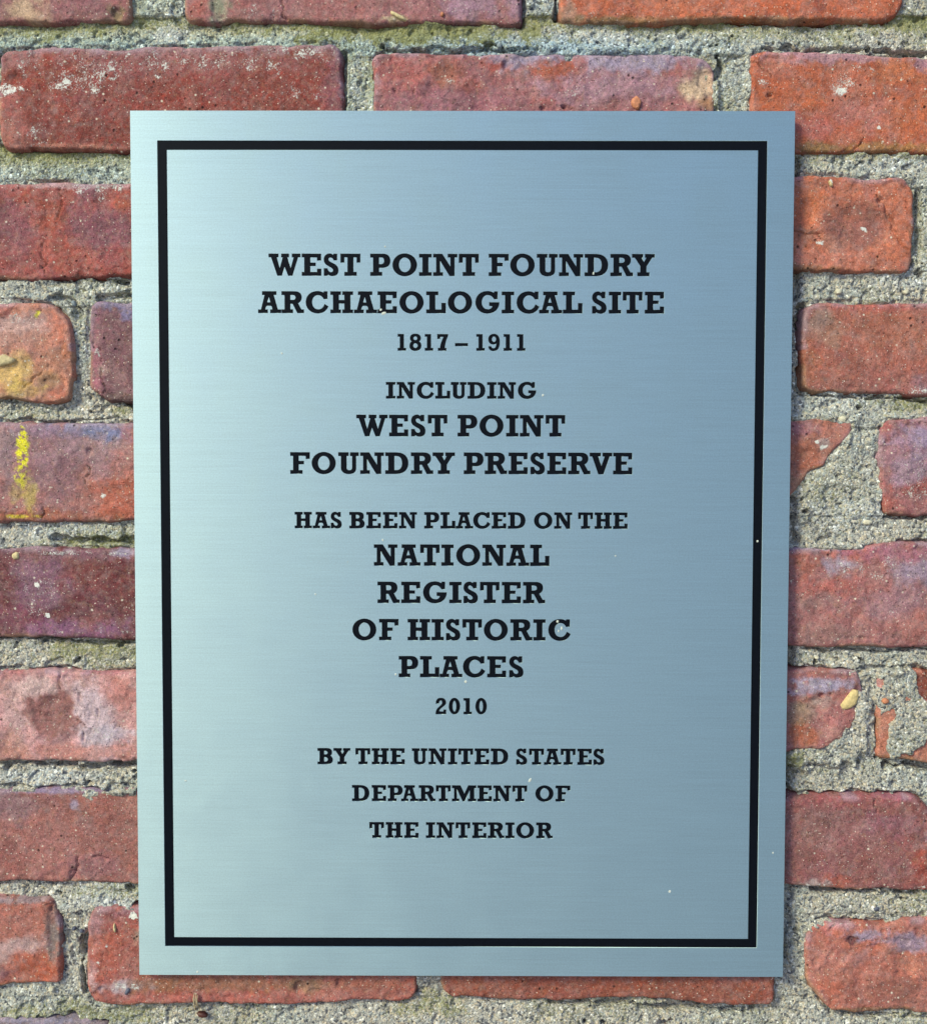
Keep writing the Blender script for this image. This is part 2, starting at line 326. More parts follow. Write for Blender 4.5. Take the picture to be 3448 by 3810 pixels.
# each brick: outline in photograph pixels, corner radius, face colour, (push out mm), colour blobs, dents, cracks, lime
# blob: (cx, cy, rx, ry, colour, strength);  dent: (cx, cy, rx, ry, depth_mm);  lime: (cx, cy, rx, ry, amount)
def rect(x0, y0, x1, y1, dl=0, dr=0, el=0, er=0):
    return [(x0, y0 + dl), (x1, y0 + dr), (x1, y1 + er), (x0, y1 + el)]
LAV = (172, 160, 178); WHT = (215, 208, 205); YEL = (250, 240, 10); CRM = (215, 180, 140)
B = [
 dict(p=rect(-760, -290, 487, 78), r=28, c=(163, 96, 92), o=0.2, blobs=[(100, 20, 60, 90, CRM, .9), (430, 50, 32, 34, (140, 125, 80), .8), (300, 0, 120, 60, (150, 85, 95), .6)], dents=[(432, 48, 26, 28, 2.0)]),
 dict(p=rect(687, -290, 1941, 75, 0, 0, 0, 14), r=35, c=(172, 104, 100), o=0, blobs=[(735, 20, 45, 60, (180, 95, 80), .8), (815, 20, 38, 90, (150, 150, 120), 1.0), (1480, 70, 45, 14, (205, 185, 140), .9), (1780, 20, 130, 70, (175, 135, 150), .8), (1450, 92, 500, 18, (130, 75, 50), .6)], dents=[(815, 10, 34, 80, 1.5)], cracks=[[(1046, -30), (1052, 20), (1058, 76)]], lime=[(1000, 60, 160, 50, .35), (1750, 20, 120, 50, .3)]),
 dict(p=[(2074, -290), (3349, -290), (3349, 40), (3300, 68), (2850, 80), (2700, 70), (2450, 88), (2120, 84), (2078, 70)], r=40, c=(208, 104, 62), o=1.0, blobs=[(2110, 50, 50, 40, (200, 160, 130), .7), (2250, 76, 200, 18, (110, 95, 45), .8), (2700, 75, 500, 14, (165, 115, 65), .6), (3040, 25, 26, 30, (165, 70, 45), .8), (2500, 20, 120, 30, (220, 125, 85), .6)], lime=[(2170, 52, 60, 22, .3)]),
 dict(p=[(6, 200), (60, 186), (700, 178), (1225, 164), (1262, 176), (1273, 300), (1276, 556), (600, 560), (20, 558), (0, 470)], r=30, c=(146, 46, 32), o=0.8, blobs=[(620, 176, 700, 34, (176, 135, 135), .85), (60, 215, 120, 60, (170, 105, 100), .7), (40, 420, 55, 90, (185, 100, 90), .75), (700, 235, 420, 50, (165, 95, 92), .6), (30, 520, 60, 60, (190, 115, 95), .7), (250, 548, 260, 12, (200, 125, 100), .8), (1240, 340, 45, 200, (140, 78, 88), .7), (900, 300, 300, 60, (150, 62, 50), .4), (500, 500, 300, 60, (122, 42, 34), .5)], lime=[(350, 240, 330, 60, .42), (300, 300, 130, 55, .46), (40, 330, 42, 30, .72), (85, 335, 18, 14, .7), (780, 235, 500, 45, .45), (1100, 190, 160, 25, .5), (430, 285, 34, 18, .62), (255, 305, 24, 12, .95), (590, 290, 20, 14, .9), (150, 500, 70, 60, .45), (280, 470, 40, 100, .25), (1100, 340, 140, 40, .3)], dents=[(75, 300, 60, 30, 1.2)]),
 dict(p=[(1394, 205), (1450, 193), (2000, 196), (2520, 194), (2620, 208), (2655, 245), (2660, 565), (1390, 565)], r=25, c=(170, 98, 96), o=0.2, blobs=[(1480, 270, 130, 60, (188, 95, 84), .7), (1660, 280, 60, 50, (165, 92, 62), .7), (2300, 230, 360, 60, LAV, .85), (2060, 255, 90, 45, (185, 85, 50), .95), (1830, 240, 40, 30, (190, 80, 60), .7), (1940, 215, 120, 30, LAV, .8), (2150, 240, 30, 35, (190, 92, 70), .7), (1750, 320, 60, 30, (178, 90, 70), .6), (2300, 330, 300, 60, (176, 132, 142), .8), (2600, 330, 60, 60, (222, 190, 150), .95), (2630, 385, 40, 30, (205, 150, 90), .7), (2450, 390, 160, 40, (165, 95, 95), .6), (1700, 385, 280, 50, (165, 100, 112), .6)], dents=[(2100, 395, 14, 12, 2), (2020, 400, 14, 12, 2.2), (1880, 240, 14, 24, 2), (1470, 340, 8, 10, 1.5), (1540, 345, 7, 9, 1.5), (1660, 280, 50, 40, .9), (2620, 300, 30, 60, 1.5)], lime=[(1650, 300, 60, 40, .25), (1560, 400, 120, 30, .25), (2200, 300, 400, 100, .22)], rough=1.7),
 dict(p=[(2786, 196), (2840, 188), (3200, 196), (3448, 206), (4030, 206), (4030, 578), (3448, 570), (2900, 566), (2784, 552)], r=30, c=(196, 96, 56), o=0.6, blobs=[(3100, 205, 340, 30, (190, 150, 160), .75), (2880, 250, 60, 50, (200, 120, 95), .6), (2960, 340, 120, 60, (210, 105, 55), .6), (2860, 330, 60, 60, (195, 88, 38), .7), (3330, 260, 120, 60, (205, 115, 65), .6), (3240, 420, 120, 70, (195, 120, 105), .7), (3020, 470, 90, 50, (195, 105, 95), .7), (3350, 430, 110, 90, (205, 105, 55), .6), (3020, 548, 90, 22, (130, 100, 50), .85), (3300, 550, 220, 20, (170, 125, 60), .75), (3150, 320, 90, 50, (190, 110, 85), .6), (3440, 230, 60, 30, (190, 140, 150), .8)], dents=[(2870, 235, 50, 30, 1.4), (2860, 358, 14, 8, 2), (3440, 235, 55, 40, 1.0)], lime=[(3140, 300, 60, 60, .35), (3200, 262, 60, 20, .4), (3130, 340, 30, 16, .6), (3270, 475, 14, 10, .9), (2840, 310, 30, 14, .5)], cracks=[[(3205, 520), (3180, 560)], [(2780, 230), (2830, 250), (2870, 290)]]),
 dict(p=[(-420, 680), (300, 680), (840, 684), (840, 1036), (480, 1031), (330, 1026), (200, 1036), (-420, 1024)], r=25, c=(172, 74, 60), o=0.4, blobs=[(60, 830, 90, 130, (140, 74, 82), .9), (370, 830, 120, 130, (140, 74, 86), .95), (250, 690, 260, 12, (205, 170, 165), .7), (180, 780, 50, 90, (170, 72, 50), .8), (215, 960, 80, 80, (186, 86, 68), .7), (420, 980, 120, 60, (160, 66, 58), .6), (30, 700, 80, 25, (185, 95, 90), .6), (460, 760, 30, 40, (185, 90, 50), .6)], lime=[(390, 705, 60, 40, .52), (290, 700, 60, 22, .45), (60, 690, 90, 16, .3), (430, 695, 60, 14, .6)], dents=[(60, 830, 95, 125, .7), (370, 830, 115, 125, .8), (185, 780, 22, 120, .7)], cracks=[[(158, 900), (166, 970), (164, 1036)], [(232, 700), (215, 820)]], rough=1.5),
 dict(p=[(2140, 652), (2960, 652), (3360, 662), (3400, 700), (3404, 820), (3385, 1000), (3300, 1012), (2960, 1008), (2140, 1008)], r=34, c=(198, 108, 74), o=0.9, blobs=[(3180, 850, 120, 110, (165, 100, 85), .85), (3140, 770, 120, 40, (160, 90, 68), .6), (3330, 900, 60, 170, (205, 112, 74), .5), (2990, 700, 60, 30, (190, 120, 95), .7), (3010, 770, 60, 60, (215, 115, 65), .6), (3000, 870, 60, 30, (160, 105, 80), .6), (3070, 970, 140, 40, (215, 130, 105), .6), (2960, 1000, 200, 16, (140, 90, 50), .7), (3100, 905, 60, 30, (195, 135, 110), .6), (3395, 860, 14, 160, (120, 90, 60), .6)], dents=[(3190, 850, 130, 120, 2.4), (2985, 800, 60, 70, 1.8), (3270, 750, 12, 12, 2.0)], cracks=[[(3268, 735), (3300, 790), (3320, 830), (3340, 880), (3375, 925)], [(2960, 860), (3040, 872)]], crackw=5, lime=[(3050, 905, 20, 14, .7), (3215, 845, 14, 12, .9), (3090, 680, 10, 20, .9), (3040, 840, 20, 30, .35)], rough=1.3),
 dict(p=[(-500, 1126), (100, 1122), (190, 1134), (250, 1170), (272, 1240), (276, 1420), (258, 1500), (150, 1494), (60, 1480), (-60, 1496), (-500, 1490)], r=36, c=(212, 140, 112), o=1.2, blobs=[(90, 1200, 150, 40, (205, 175, 165), .7), (210, 1220, 60, 60, (208, 112, 80), .7), (200, 1370, 70, 90, (178, 118, 88), .7), (60, 1400, 130, 60, (215, 145, 85), .6), (170, 1420, 60, 40, (155, 125, 85), .6), (140, 1170, 16, 16, YEL, .95), (50, 1400, 80, 70, (232, 205, 110), .6), (100, 1440, 60, 40, (225, 205, 60), .35), (60, 1240, 110, 50, (214, 165, 145), .5), (0, 1150, 60, 30, (190, 95, 85), .6), (250, 1320, 20, 40, (190, 110, 70), .7), (230, 1470, 60, 30, (195, 100, 70), .6), (20, 1480, 90, 20, (150, 130, 80), .6)], dents=[(60, 1190, 120, 40, 1.6), (150, 1330, 60, 80, 1.4), (210, 1440, 80, 40, 1.2)], cracks=[[(190, 1340), (140, 1400), (90, 1450)]], lime=[(60, 1180, 100, 30, .4)], rough=1.7),
 dict(p=[(345, 1128), (480, 1122), (1600, 1122), (1600, 1490), (400, 1488), (372, 1470), (335, 1440), (335, 1200)], r=24, c=(128, 76, 84), o=0.2, blobs=[(460, 1132, 120, 22, (125, 120, 152), .85), (360, 1350, 20, 150, (180, 105, 115), .85), (475, 1170, 22, 24, (125, 120, 155), .8), (385, 1375, 22, 20, (175, 135, 125), .8), (450, 1480, 120, 20, (90, 70, 50), .5), (400, 1250, 60, 60, (140, 88, 92), .5)], cracks=[[(372, 1290), (375, 1400), (385, 1480)], [(345, 1270), (348, 1290)]], lime=[(362, 1310, 12, 30, .6), (380, 1370, 16, 12, .6)]),
 dict(p=[(2990, 1138), (3040, 1124), (3448, 1126), (4240, 1130), (4240, 1480), (3448, 1476), (3120, 1468), (3090, 1462), (3050, 1470), (2985, 1452), (2980, 1300)], r=30, c=(180, 98, 76), o=0.9, blobs=[(3030, 1190, 50, 40, (165, 135, 135), .8), (3070, 1220, 80, 70, (170, 128, 104), .7), (3010, 1170, 20, 20, (165, 75, 60), .7), (3330, 1220, 180, 70, (176, 102, 72), .6), (3000, 1330, 40, 100, (178, 98, 60), .6), (3430, 1430, 60, 60, (150, 110, 120), .7), (3060, 1460, 60, 10, (120, 95, 50), .7), (3250, 1140, 260, 20, (190, 95, 85), .6), (3300, 1400, 200, 40, (168, 92, 78), .6)], lime=[(3420, 1455, 40, 16, .5), (3000, 1180, 30, 20, .25)]),
 dict(p=[(-300, 1572), (150, 1572), (500, 1574), (960, 1576), (960, 1936), (490, 1934), (150, 1942), (-300, 1942)], r=22, c=(182, 118, 108), o=0.4, blobs=[(330, 1600, 200, 40, (132, 138, 168), .9), (150, 1600, 120, 30, (150, 125, 145), .7), (400, 1620, 90, 22, (118, 135, 175), .7), (30, 1680, 60, 120, (150, 128, 130), .7), (300, 1680, 160, 70, (172, 140, 138), .75), (265, 1770, 70, 90, (150, 88, 74), .9), (480, 1850, 130, 90, (196, 98, 68), .85), (180, 1730, 120, 140, (150, 110, 122), .6), (150, 1920, 300, 24, (175, 90, 50), .7), (490, 1600, 60, 40, (185, 100, 80), .5), (390, 1740, 60, 60, (165, 125, 130), .6), (84, 1655, 22, 66, YEL, 1.6), (90, 1700, 24, 60, YEL, 1.0), (84, 1770, 26, 44, YEL, .75), (115, 1850, 30, 60, (225, 212, 60), .45), (60, 1830, 20, 40, (200, 190, 90), .4), (80, 1922, 60, 6, (230, 205, 40), .9)], dents=[(270, 1765, 60, 70, .9), (335, 1680, 14, 16, 1.4)], cracks=[[(335, 1735), (342, 1765), (320, 1805)], [(165, 1895), (160, 1935)]], lime=[(200, 1590, 240, 18, .3), (380, 1850, 20, 18, .8), (330, 1680, 120, 50, .25)], rough=1.2),
 dict(p=[(2350, 1560), (2960, 1558), (3120, 1560), (3165, 1566), (3168, 1600), (3135, 1660), (3095, 1690), (3075, 1735), (3020, 1760), (2985, 1810), (2950, 1845), (2900, 1900), (2350, 1900)], r=14, c=(178, 108, 86), o=-0.6, blobs=[(3110, 1600, 60, 30, (200, 120, 95), .8), (2970, 1600, 60, 40, (165, 108, 120), .7), (2990, 1680, 80, 50, (188, 105, 72), .6), (3060, 1650, 26, 18, (205, 195, 185), .5), (2960, 1790, 60, 40, (170, 135, 105), .6), (3140, 1580, 24, 40, (190, 120, 110), .6), (3030, 1730, 60, 20, (160, 80, 50), .6)], lime=[(3070, 1660, 16, 16, 1.0), (3040, 1643, 8, 8, 1.0)], dents=[(3010, 1700, 90, 50, 1.4)], rough=1.5),
 dict(p=[(3300, 1560), (3448, 1562), (4500, 1566), (4500, 1914), (3448, 1908), (3420, 1918), (3330, 1910), (3284, 1914), (3272, 1700), (3274, 1620)], r=34, c=(168, 100, 98), o=0.5, blobs=[(3400, 1640, 90, 60, (168, 148, 172), .85), (3340, 1720, 50, 90, (176, 128, 138), .6), (3420, 1810, 60, 40, (165, 70, 60), .8), (3300, 1870, 40, 60, (178, 92, 76), .8), (3380, 1750, 80, 60, (165, 138, 152), .7), (3290, 1600, 26, 40, (180, 92, 88), .7)], lime=[(3400, 1770, 70, 90, .35), (3390, 1640, 60, 40, .3)], rough=1.7),
 dict(p=[(-600, 2034), (120, 2034), (500, 2042), (700, 2046), (700, 2390), (470, 2384), (200, 2370), (-600, 2362)], r=24, c=(108, 26, 40), o=0.7, blobs=[(340, 2060, 240, 26, (150, 100, 110), .7), (460, 2055, 60, 16, (190, 180, 200), .7), (150, 2180, 120, 110, (145, 98, 118), .75), (300, 2340, 260, 40, (150, 92, 128), .75), (340, 2150, 120, 60, (130, 42, 42), .7), (10, 2060, 80, 30, (110, 45, 58), .6), (60, 2300, 120, 60, (128, 52, 78), .6), (350, 2310, 60, 40, (155, 88, 78), .6), (430, 2220, 60, 60, (118, 40, 42), .6)], lime=[(150, 2190, 90, 110, .35), (140, 2175, 12, 10, 1.1), (183, 2290, 9, 9, 1.0), (330, 2345, 200, 24, .3), (260, 2055, 120, 12, .5), (450, 2060, 50, 10, .6), (300, 2230, 240, 100, .15)]),
 dict(p=[(2500, 2036), (2960, 2036), (3250, 2034), (3300, 2022), (3448, 2016), (3760, 2016), (3760, 2416), (3448, 2404), (3100, 2408), (2500, 2396)], r=22, c=(176, 108, 102), o=0.5, blobs=[(3130, 2090, 60, 40, (180, 165, 176), .85), (3180, 2060, 90, 30, (190, 95, 70), .8), (2990, 2100, 60, 60, (185, 98, 72), .7), (3080, 2190, 140, 40, (188, 98, 84), .7), (3380, 2130, 110, 60, (165, 145, 160), .85), (3300, 2060, 160, 30, (175, 105, 125), .7), (3020, 2240, 90, 40, (160, 120, 110), .6), (3300, 2240, 160, 60, (172, 126, 130), .7), (3400, 2340, 90, 60, (178, 105, 90), .7), (2950, 2040, 260, 8, (175, 170, 190), .7), (3080, 2360, 160, 40, (162, 118, 108), .6)], lime=[(3150, 2110, 60, 30, .42), (3300, 2110, 120, 60, .35), (3150, 2190, 200, 50, .22), (3320, 2250, 100, 40, .3)], dents=[(3205, 2372, 16, 8, 2)], rough=1.6),
 dict(p=[(-450, 2488), (200, 2492), (225, 2497), (500, 2494), (800, 2496), (800, 2842), (400, 2836), (-450, 2832)], r=16, c=(222, 162, 154), o=1.3, blobs=[(205, 2645, 104, 96, (158, 100, 92), 1.6), (370, 2640, 80, 160, (225, 205, 205), .7), (150, 2560, 140, 50, (212, 180, 168), .8), (80, 2660, 60, 120, (218, 178, 170), .7), (450, 2580, 70, 60, (198, 118, 102), .7), (30, 2500, 90, 20, (178, 100, 98), .7), (330, 2800, 300, 30, (205, 130, 110), .7), (30, 2780, 80, 60, (205, 140, 115), .6), (420, 2730, 90, 30, (215, 200, 205), .7), (380, 2500, 120, 10, (190, 110, 120), .6)], dents=[(205, 2645, 92, 88, 1.3), (315, 2740, 6, 26, 1.5), (370, 2650, 6, 20, 1.2), (300, 2590, 8, 24, 1.3)], cracks=[[(222, 2492), (222, 2560)], [(290, 2675), (340, 2715)]], lime=[(370, 2720, 110, 50, .42), (150, 2530, 110, 24, .32), (50, 2640, 40, 100, .2), (420, 2600, 70, 80, .22)], rough=1.7),
 dict(p=[(2700, 2488), (2930, 2488), (3140, 2490), (3192, 2496), (3206, 2590), (3184, 2680), (3152, 2745), (3110, 2770), (3050, 2800), (2985, 2790), (2940, 2800), (2700, 2800)], r=22, c=(178, 108, 98), o=0.4, blobs=[(3060, 2545, 120, 26, (186, 172, 188), .95), (2970, 2580, 60, 20, (180, 165, 182), .8), (3090, 2510, 60, 16, (165, 90, 80), .7), (3000, 2600, 120, 16, (190, 100, 80), .7), (3000, 2640, 60, 40, (180, 155, 130), .6), (3100, 2670, 90, 60, (186, 108, 102), .7), (2970, 2735, 70, 50, (178, 92, 52), .85), (3060, 2610, 60, 20, (175, 160, 150), .6), (3190, 2570, 14, 60, (120, 45, 45), .9), (2960, 2660, 50, 40, (150, 125, 90), .6), (3080, 2720, 60, 30, (190, 135, 120), .6)], dents=[(3055, 2587, 16, 12, 2.5), (3088, 2582, 7, 6, 1.5), (3000, 2620, 120, 30, 1.2), (3190, 2600, 18, 60, 1.5)], lime=[(3060, 2545, 80, 16, .3), (3095, 2665, 8, 40, .4), (3050, 2660, 14, 50, .3)], rough=1.4),
 dict(p=[(3268, 2500), (3448, 2496), (4520, 2500), (4520, 2850), (3448, 2842), (3300, 2830), (3270, 2815), (3262, 2660)], r=16, c=(212, 130, 98), o=-0.2, blobs=[(3440, 2550, 50, 60, (130, 48, 24), 1.3), (3340, 2825, 120, 16, (165, 100, 45), .9), (3290, 2690, 20, 60, (215, 140, 110), .6), (3440, 2790, 60, 40, (218, 135, 105), .8)]),
 dict(p=[(-700, 2936), (200, 2932), (560, 2940), (560, 3292), (300, 3282), (-700, 3278)], r=16, c=(168, 102, 90), o=0.4, blobs=[(250, 2940, 300, 14, (150, 135, 165), .8), (40, 3000, 90, 70, (140, 104, 108), .7), (340, 3060, 60, 40, (140, 95, 88), .7), (275, 2998, 22, 22, (178, 158, 172), .9), (200, 3180, 120, 80, (178, 108, 96), .7), (40, 3180, 80, 80, (156, 78, 68), .6), (400, 3100, 60, 160, (158, 84, 72), .6), (250, 3150, 120, 90, (176, 112, 102), .5), (350, 3220, 130, 50, (165, 105, 108), .6)], cracks=[[(293, 3190), (288, 3230), (262, 3276)], [(350, 3190), (390, 3192)]], crackw=4, dents=[(275, 3255, 20, 26, 1.2)], lime=[(200, 3160, 200, 100, .12)]),
 dict(p=[(2880, 2955), (3050, 2956), (3300, 2958), (3400, 2966), (3450, 3000), (3462, 3100), (3455, 3312), (3300, 3306), (3020, 3296), (2880, 3296)], r=20, c=(152, 84, 78), o=0.9, blobs=[(3180, 2975, 260, 22, (172, 84, 84), .7), (3440, 3220, 50, 100, (176, 72, 52), .85), (3020, 3050, 90, 60, (146, 98, 92), .6), (3100, 3280, 60, 26, (190, 95, 72), .8), (3300, 3060, 120, 50, (148, 88, 98), .7), (3030, 3285, 70, 16, (185, 165, 155), .8), (2960, 3180, 50, 90, (140, 78, 72), .6), (3330, 2960, 120, 14, (182, 108, 122), .7), (3220, 3180, 160, 60, (150, 86, 80), .5)], lime=[(3040, 3290, 60, 10, .5), (3420, 3300, 30, 10, .7)], cracks=[[(3250, 2965), (3252, 3020)]]),
 dict(p=[(-500, 3345), (100, 3341), (185, 3342), (206, 3370), (222, 3440), (226, 3600), (222, 3654), (0, 3669), (-500, 3672)], r=18, c=(190, 106, 82), o=0.5, blobs=[(60, 3530, 120, 50, (200, 165, 155), .85), (120, 3590, 100, 60, (192, 84, 44), .85), (60, 3430, 90, 60, (192, 118, 102), .7), (200, 3450, 26, 110, (130, 125, 115), .8), (150, 3420, 50, 60, (176, 100, 82), .6), (90, 3350, 120, 12, (160, 150, 150), .7), (10, 3620, 60, 20, (128, 78, 88), .7), (40, 3660, 120, 12, (190, 92, 44), .7)], dents=[(200, 3450, 26, 110, 1.6)], cracks=[[(150, 3352), (190, 3368), (200, 3400)]], rough=1.5),
 dict(p=[(345, 3384), (420, 3378), (520, 3384), (1000, 3384), (1500, 3390), (1545, 3420), (1548, 3680), (1530, 3712), (1480, 3722), (1200, 3726), (900, 3734), (600, 3726), (480, 3732), (345, 3718), (328, 3680), (324, 3540), (328, 3440)], r=16, c=(184, 92, 72), o=1.3, blobs=[(355, 3430, 26, 60, (190, 140, 140), .7), (345, 3610, 22, 60, (210, 170, 165), .85), (470, 3665, 90, 30, (214, 192, 188), .95), (400, 3550, 90, 90, (184, 86, 62), .6), (600, 3660, 120, 40, (150, 90, 50), .75), (900, 3655, 300, 30, (160, 105, 72), .7), (1150, 3670, 90, 40, (150, 118, 84), .7), (1350, 3655, 160, 30, (165, 100, 75), .6), (700, 3710, 500, 20, (190, 102, 88), .7), (1300, 3700, 200, 20, (186, 112, 96), .7), (520, 3480, 30, 30, (178, 148, 122), .7), (480, 3400, 60, 16, (170, 105, 112), .7)], dents=[(1120, 3670, 30, 26, 2.5), (1180, 3690, 40, 14, 1.5), (380, 3675, 14, 12, 1.4), (1260, 3655, 12, 20, 2)], lime=[(460, 3662, 60, 22, .6), (495, 3405, 18, 20, 1.2), (470, 3480, 20, 20, .4), (400, 3515, 6, 10, 1.0), (370, 3575, 8, 8, .8)], rough=1.5),
 dict(p=[(1648, 3384), (2860, 3400), (2880, 3600), (2868, 3744), (2700, 3740), (2500, 3716), (2000, 3720), (1660, 3706), (1640, 3640)], r=26, c=(160, 76, 50), o=1.2, blobs=[(1720, 3690, 90, 60, (172, 92, 68), .7), (2200, 3660, 400, 30, (156, 70, 42), .6), (2600, 3690, 200, 40, (148, 76, 56), .7)], rough=1.3),
 dict(p=[(3010, 3450), (3060, 3436), (3200, 3428), (3260, 3440), (3330, 3420), (3448, 3412), (4250, 3420), (4250, 3780), (3448, 3762), (3200, 3770), (3090, 3762), (3060, 3730), (2996, 3640), (3000, 3520)], r=30, c=(198, 112, 88), o=1.0, blobs=[(3220, 3480, 90, 26, (165, 152, 172), .8), (3380, 3500, 80, 40, (165, 148, 166), .8), (3090, 3450, 80, 22, (205, 120, 110), .7), (3165, 3492, 18, 15, (115, 45, 50), 1.2), (3040, 3600, 50, 60, (188, 118, 100), .6), (3270, 3620, 160, 70, (186, 105, 84), .6), (3300, 3690, 160, 50, (150, 84, 68), .7), (3200, 3560, 50, 30, (190, 135, 130), .6), (3380, 3590, 70, 40, (200, 128, 100), .6), (3200, 3755, 200, 10, (120, 98, 58), .7)], dents=[(3165, 3492, 16, 13, 1.6), (3060, 3608, 14, 20, 1.0), (3250, 3520, 30, 14, 1.5), (3350, 3500, 30, 20, 1.4)], lime=[(3220, 3485, 60, 12, .3)], rough=1.9),
 dict(p=[(-860, 3794), (60, 3792), (250, 3796), (400, 3812), (400, 4160), (-860, 4160)], r=30, c=(150, 132, 132), o=0.6, blobs=[(120, 3800, 200, 14, (140, 140, 165), .6)]),
 dict(p=rect(530, 3838, 1790, 4170), r=30, c=(170, 95, 80)), dict(p=rect(1930, 3842, 3190, 4170), r=30, c=(165, 90, 75)),
 dict(p=rect(3320, 3846, 4500, 4170), r=30, c=(175, 105, 85)),
]
SLITS = [  # dark hollows where the mortar has drawn away from a brick, plus recesses added along the plaque's right edge to deepen its shadow: polyline, half-width px, depth mm
 ([(-60, 2841), (250, 2842), (520, 2850)], 7, 8), ([(3020, 3304), (3150, 3309), (3400, 3320)], 7, 9), ([(3290, 2843), (3370, 2838), (3480, 2856)], 10, 9),
 ([(314, 3480), (312, 3600), (320, 3690)], 9, 9), ([(210, 2004), (350, 2010), (520, 2004)], 10, 6), ([(2050, 3728), (2350, 3736), (2680, 3752), (2800, 3762)], 8, 8),
 ([(70, 3786), (240, 3786), (400, 3804)], 7, 6), ([(1940, -20), (1948, 60), (1930, 92)], 8, 5), ([(2066, -20), (2068, 70)], 6, 7), ([(2700, 82), (2900, 88), (3300, 78)], 5, 6),
 ([(2660, 205), (2675, 250), (2662, 290)], 8, 6), ([(1280, 200), (1284, 420)], 6, 5), ([(2830, 184), (2900, 186), (3448, 200)], 6, 5), ([(1430, 186), (1600, 190), (2000, 190)], 6, 4),
 ([(1810, 175), (1840, 170), (1870, 184)], 12, 5), ([(230, 1112), (280, 1120), (300, 1170)], 12, 4), ([(370, 1114), (520, 1112)], 8, 5), ([(2972, 1150), (2972, 1450)], 14, 9), ([(2960, 600), (2962, 650)], 10, 5), ([(2958, 1010), (2958, 1110)], 12, 5), ([(2946, 1860), (2944, 2010)], 12, 5), ([(2934, 2420), (2932, 2480)], 12, 5), ([(2926, 2800), (2926, 2930)], 14, 6),
 ([(3408, 720), (3410, 980)], 8, 6), ([(0, 1036), (180, 1040), (330, 1034), (480, 1042)], 5, 5), ([(470, 1500), (520, 1506)], 10, 6), ([(2985, 1470), (3100, 1476), (3448, 1486)], 4, 5),
 ([(2900, 2946), (3100, 2950), (3300, 2948), (3420, 2960)], 6, 5), ([(2925, 3230), (2920, 3400), (2910, 3600)], 14, 3), ([(180, 3330), (226, 3400), (236, 3500)], 6, 5),
 ([(480, 3296), (560, 3300)], 10, 6), ([(500, 3362), (540, 3370)], 10, 7), ([(0, 2488), (300, 2484)], 4, 4), ([(3258, 2660), (3260, 2830)], 4, 5), ([(0, 2914), (100, 2924), (500, 2926)], 6, 4),
 ([(3284, 1918), (3448, 1918)], 4, 5), ([(3330, 2016), (3448, 2008)], 6, 4), ([(3000, 2416), (3448, 2412)], 4, 5), ([(2930, 2480), (3100, 2482), (3448, 2484)], 5, 4), ([(3030, 3418), (3250, 3428), (3320, 3410)], 6, 5),
 ([(0, 2372), (200, 2380), (480, 2394)], 4, 5), ([(2540, 3722), (2600, 3736)], 8, 7), ([(0, 1502), (60, 1492)], 6, 4), ([(0, 1562), (480, 1564)], 4, 3), ([(3080, 3766), (3448, 3772)], 5, 5),
]
SMEAR = [(3276, 2486), (3396, 2490), (3398, 2550), (3425, 2590), (3460, 2610), (3560, 2640), (3560, 2740), (3448, 2748), (3418, 2765), (3400, 2790), (3375, 2806), (3320, 2812), (3296, 2790), (3300, 2740), (3292, 2690), (3315, 2650), (3300, 2630), (3262, 2668), (3250, 2600)]
ROWS = [(-290, 80), (190, 560), (680, 1030), (1124, 1488), (1572, 1938), (2036, 2376), (2490, 2836), (2940, 3288), (3370, 3722), (3820, 4165)]

def axis(lo, hi, step):
    """grid lines: fine inside the picture, coarser outside it"""
    out = []; x = lo
    while x < hi:
        out.append(x)
        if x < -40: x = min(x + max(step, (-40 - x) * 0.12 + step), -40) if x + step < -40 else x + step
        elif x < (WPX if False else 1e9): x += step
    out.append(hi); return np.array(out)
def axis2(lo, hi, step, size):
    core0, core1 = max(lo, -30), min(hi, size + 30)
    mid = list(np.arange(core0, core1, step)) + [core1]
    left = []; x = core0; s = step
    while x > lo: s *= 1.25; x -= s; left.append(max(x, lo))
    rightl = []; x = core1; s = step
    while x < hi: s *= 1.25; x += s; rightl.append(min(x, hi))
    return np.array(left[::-1] + mid + rightl)

PLQ = [(483.6, 410), (2955.9, 414.6), (2912, 3636), (520.3, 3626)]
def blob_mask(X, Y, cx, cy, rx, ry, seed, soft=0.55):
    n = fbm(X, Y, max(24, min(rx, ry) * 0.9), 4, seed, 0.6)
    d = np.sqrt(((X - cx) / rx) ** 2 + ((Y - cy) / ry) ** 2) + n * 0.55
    return 1 - sstep(1 - soft, 1 + soft * 0.55, d)

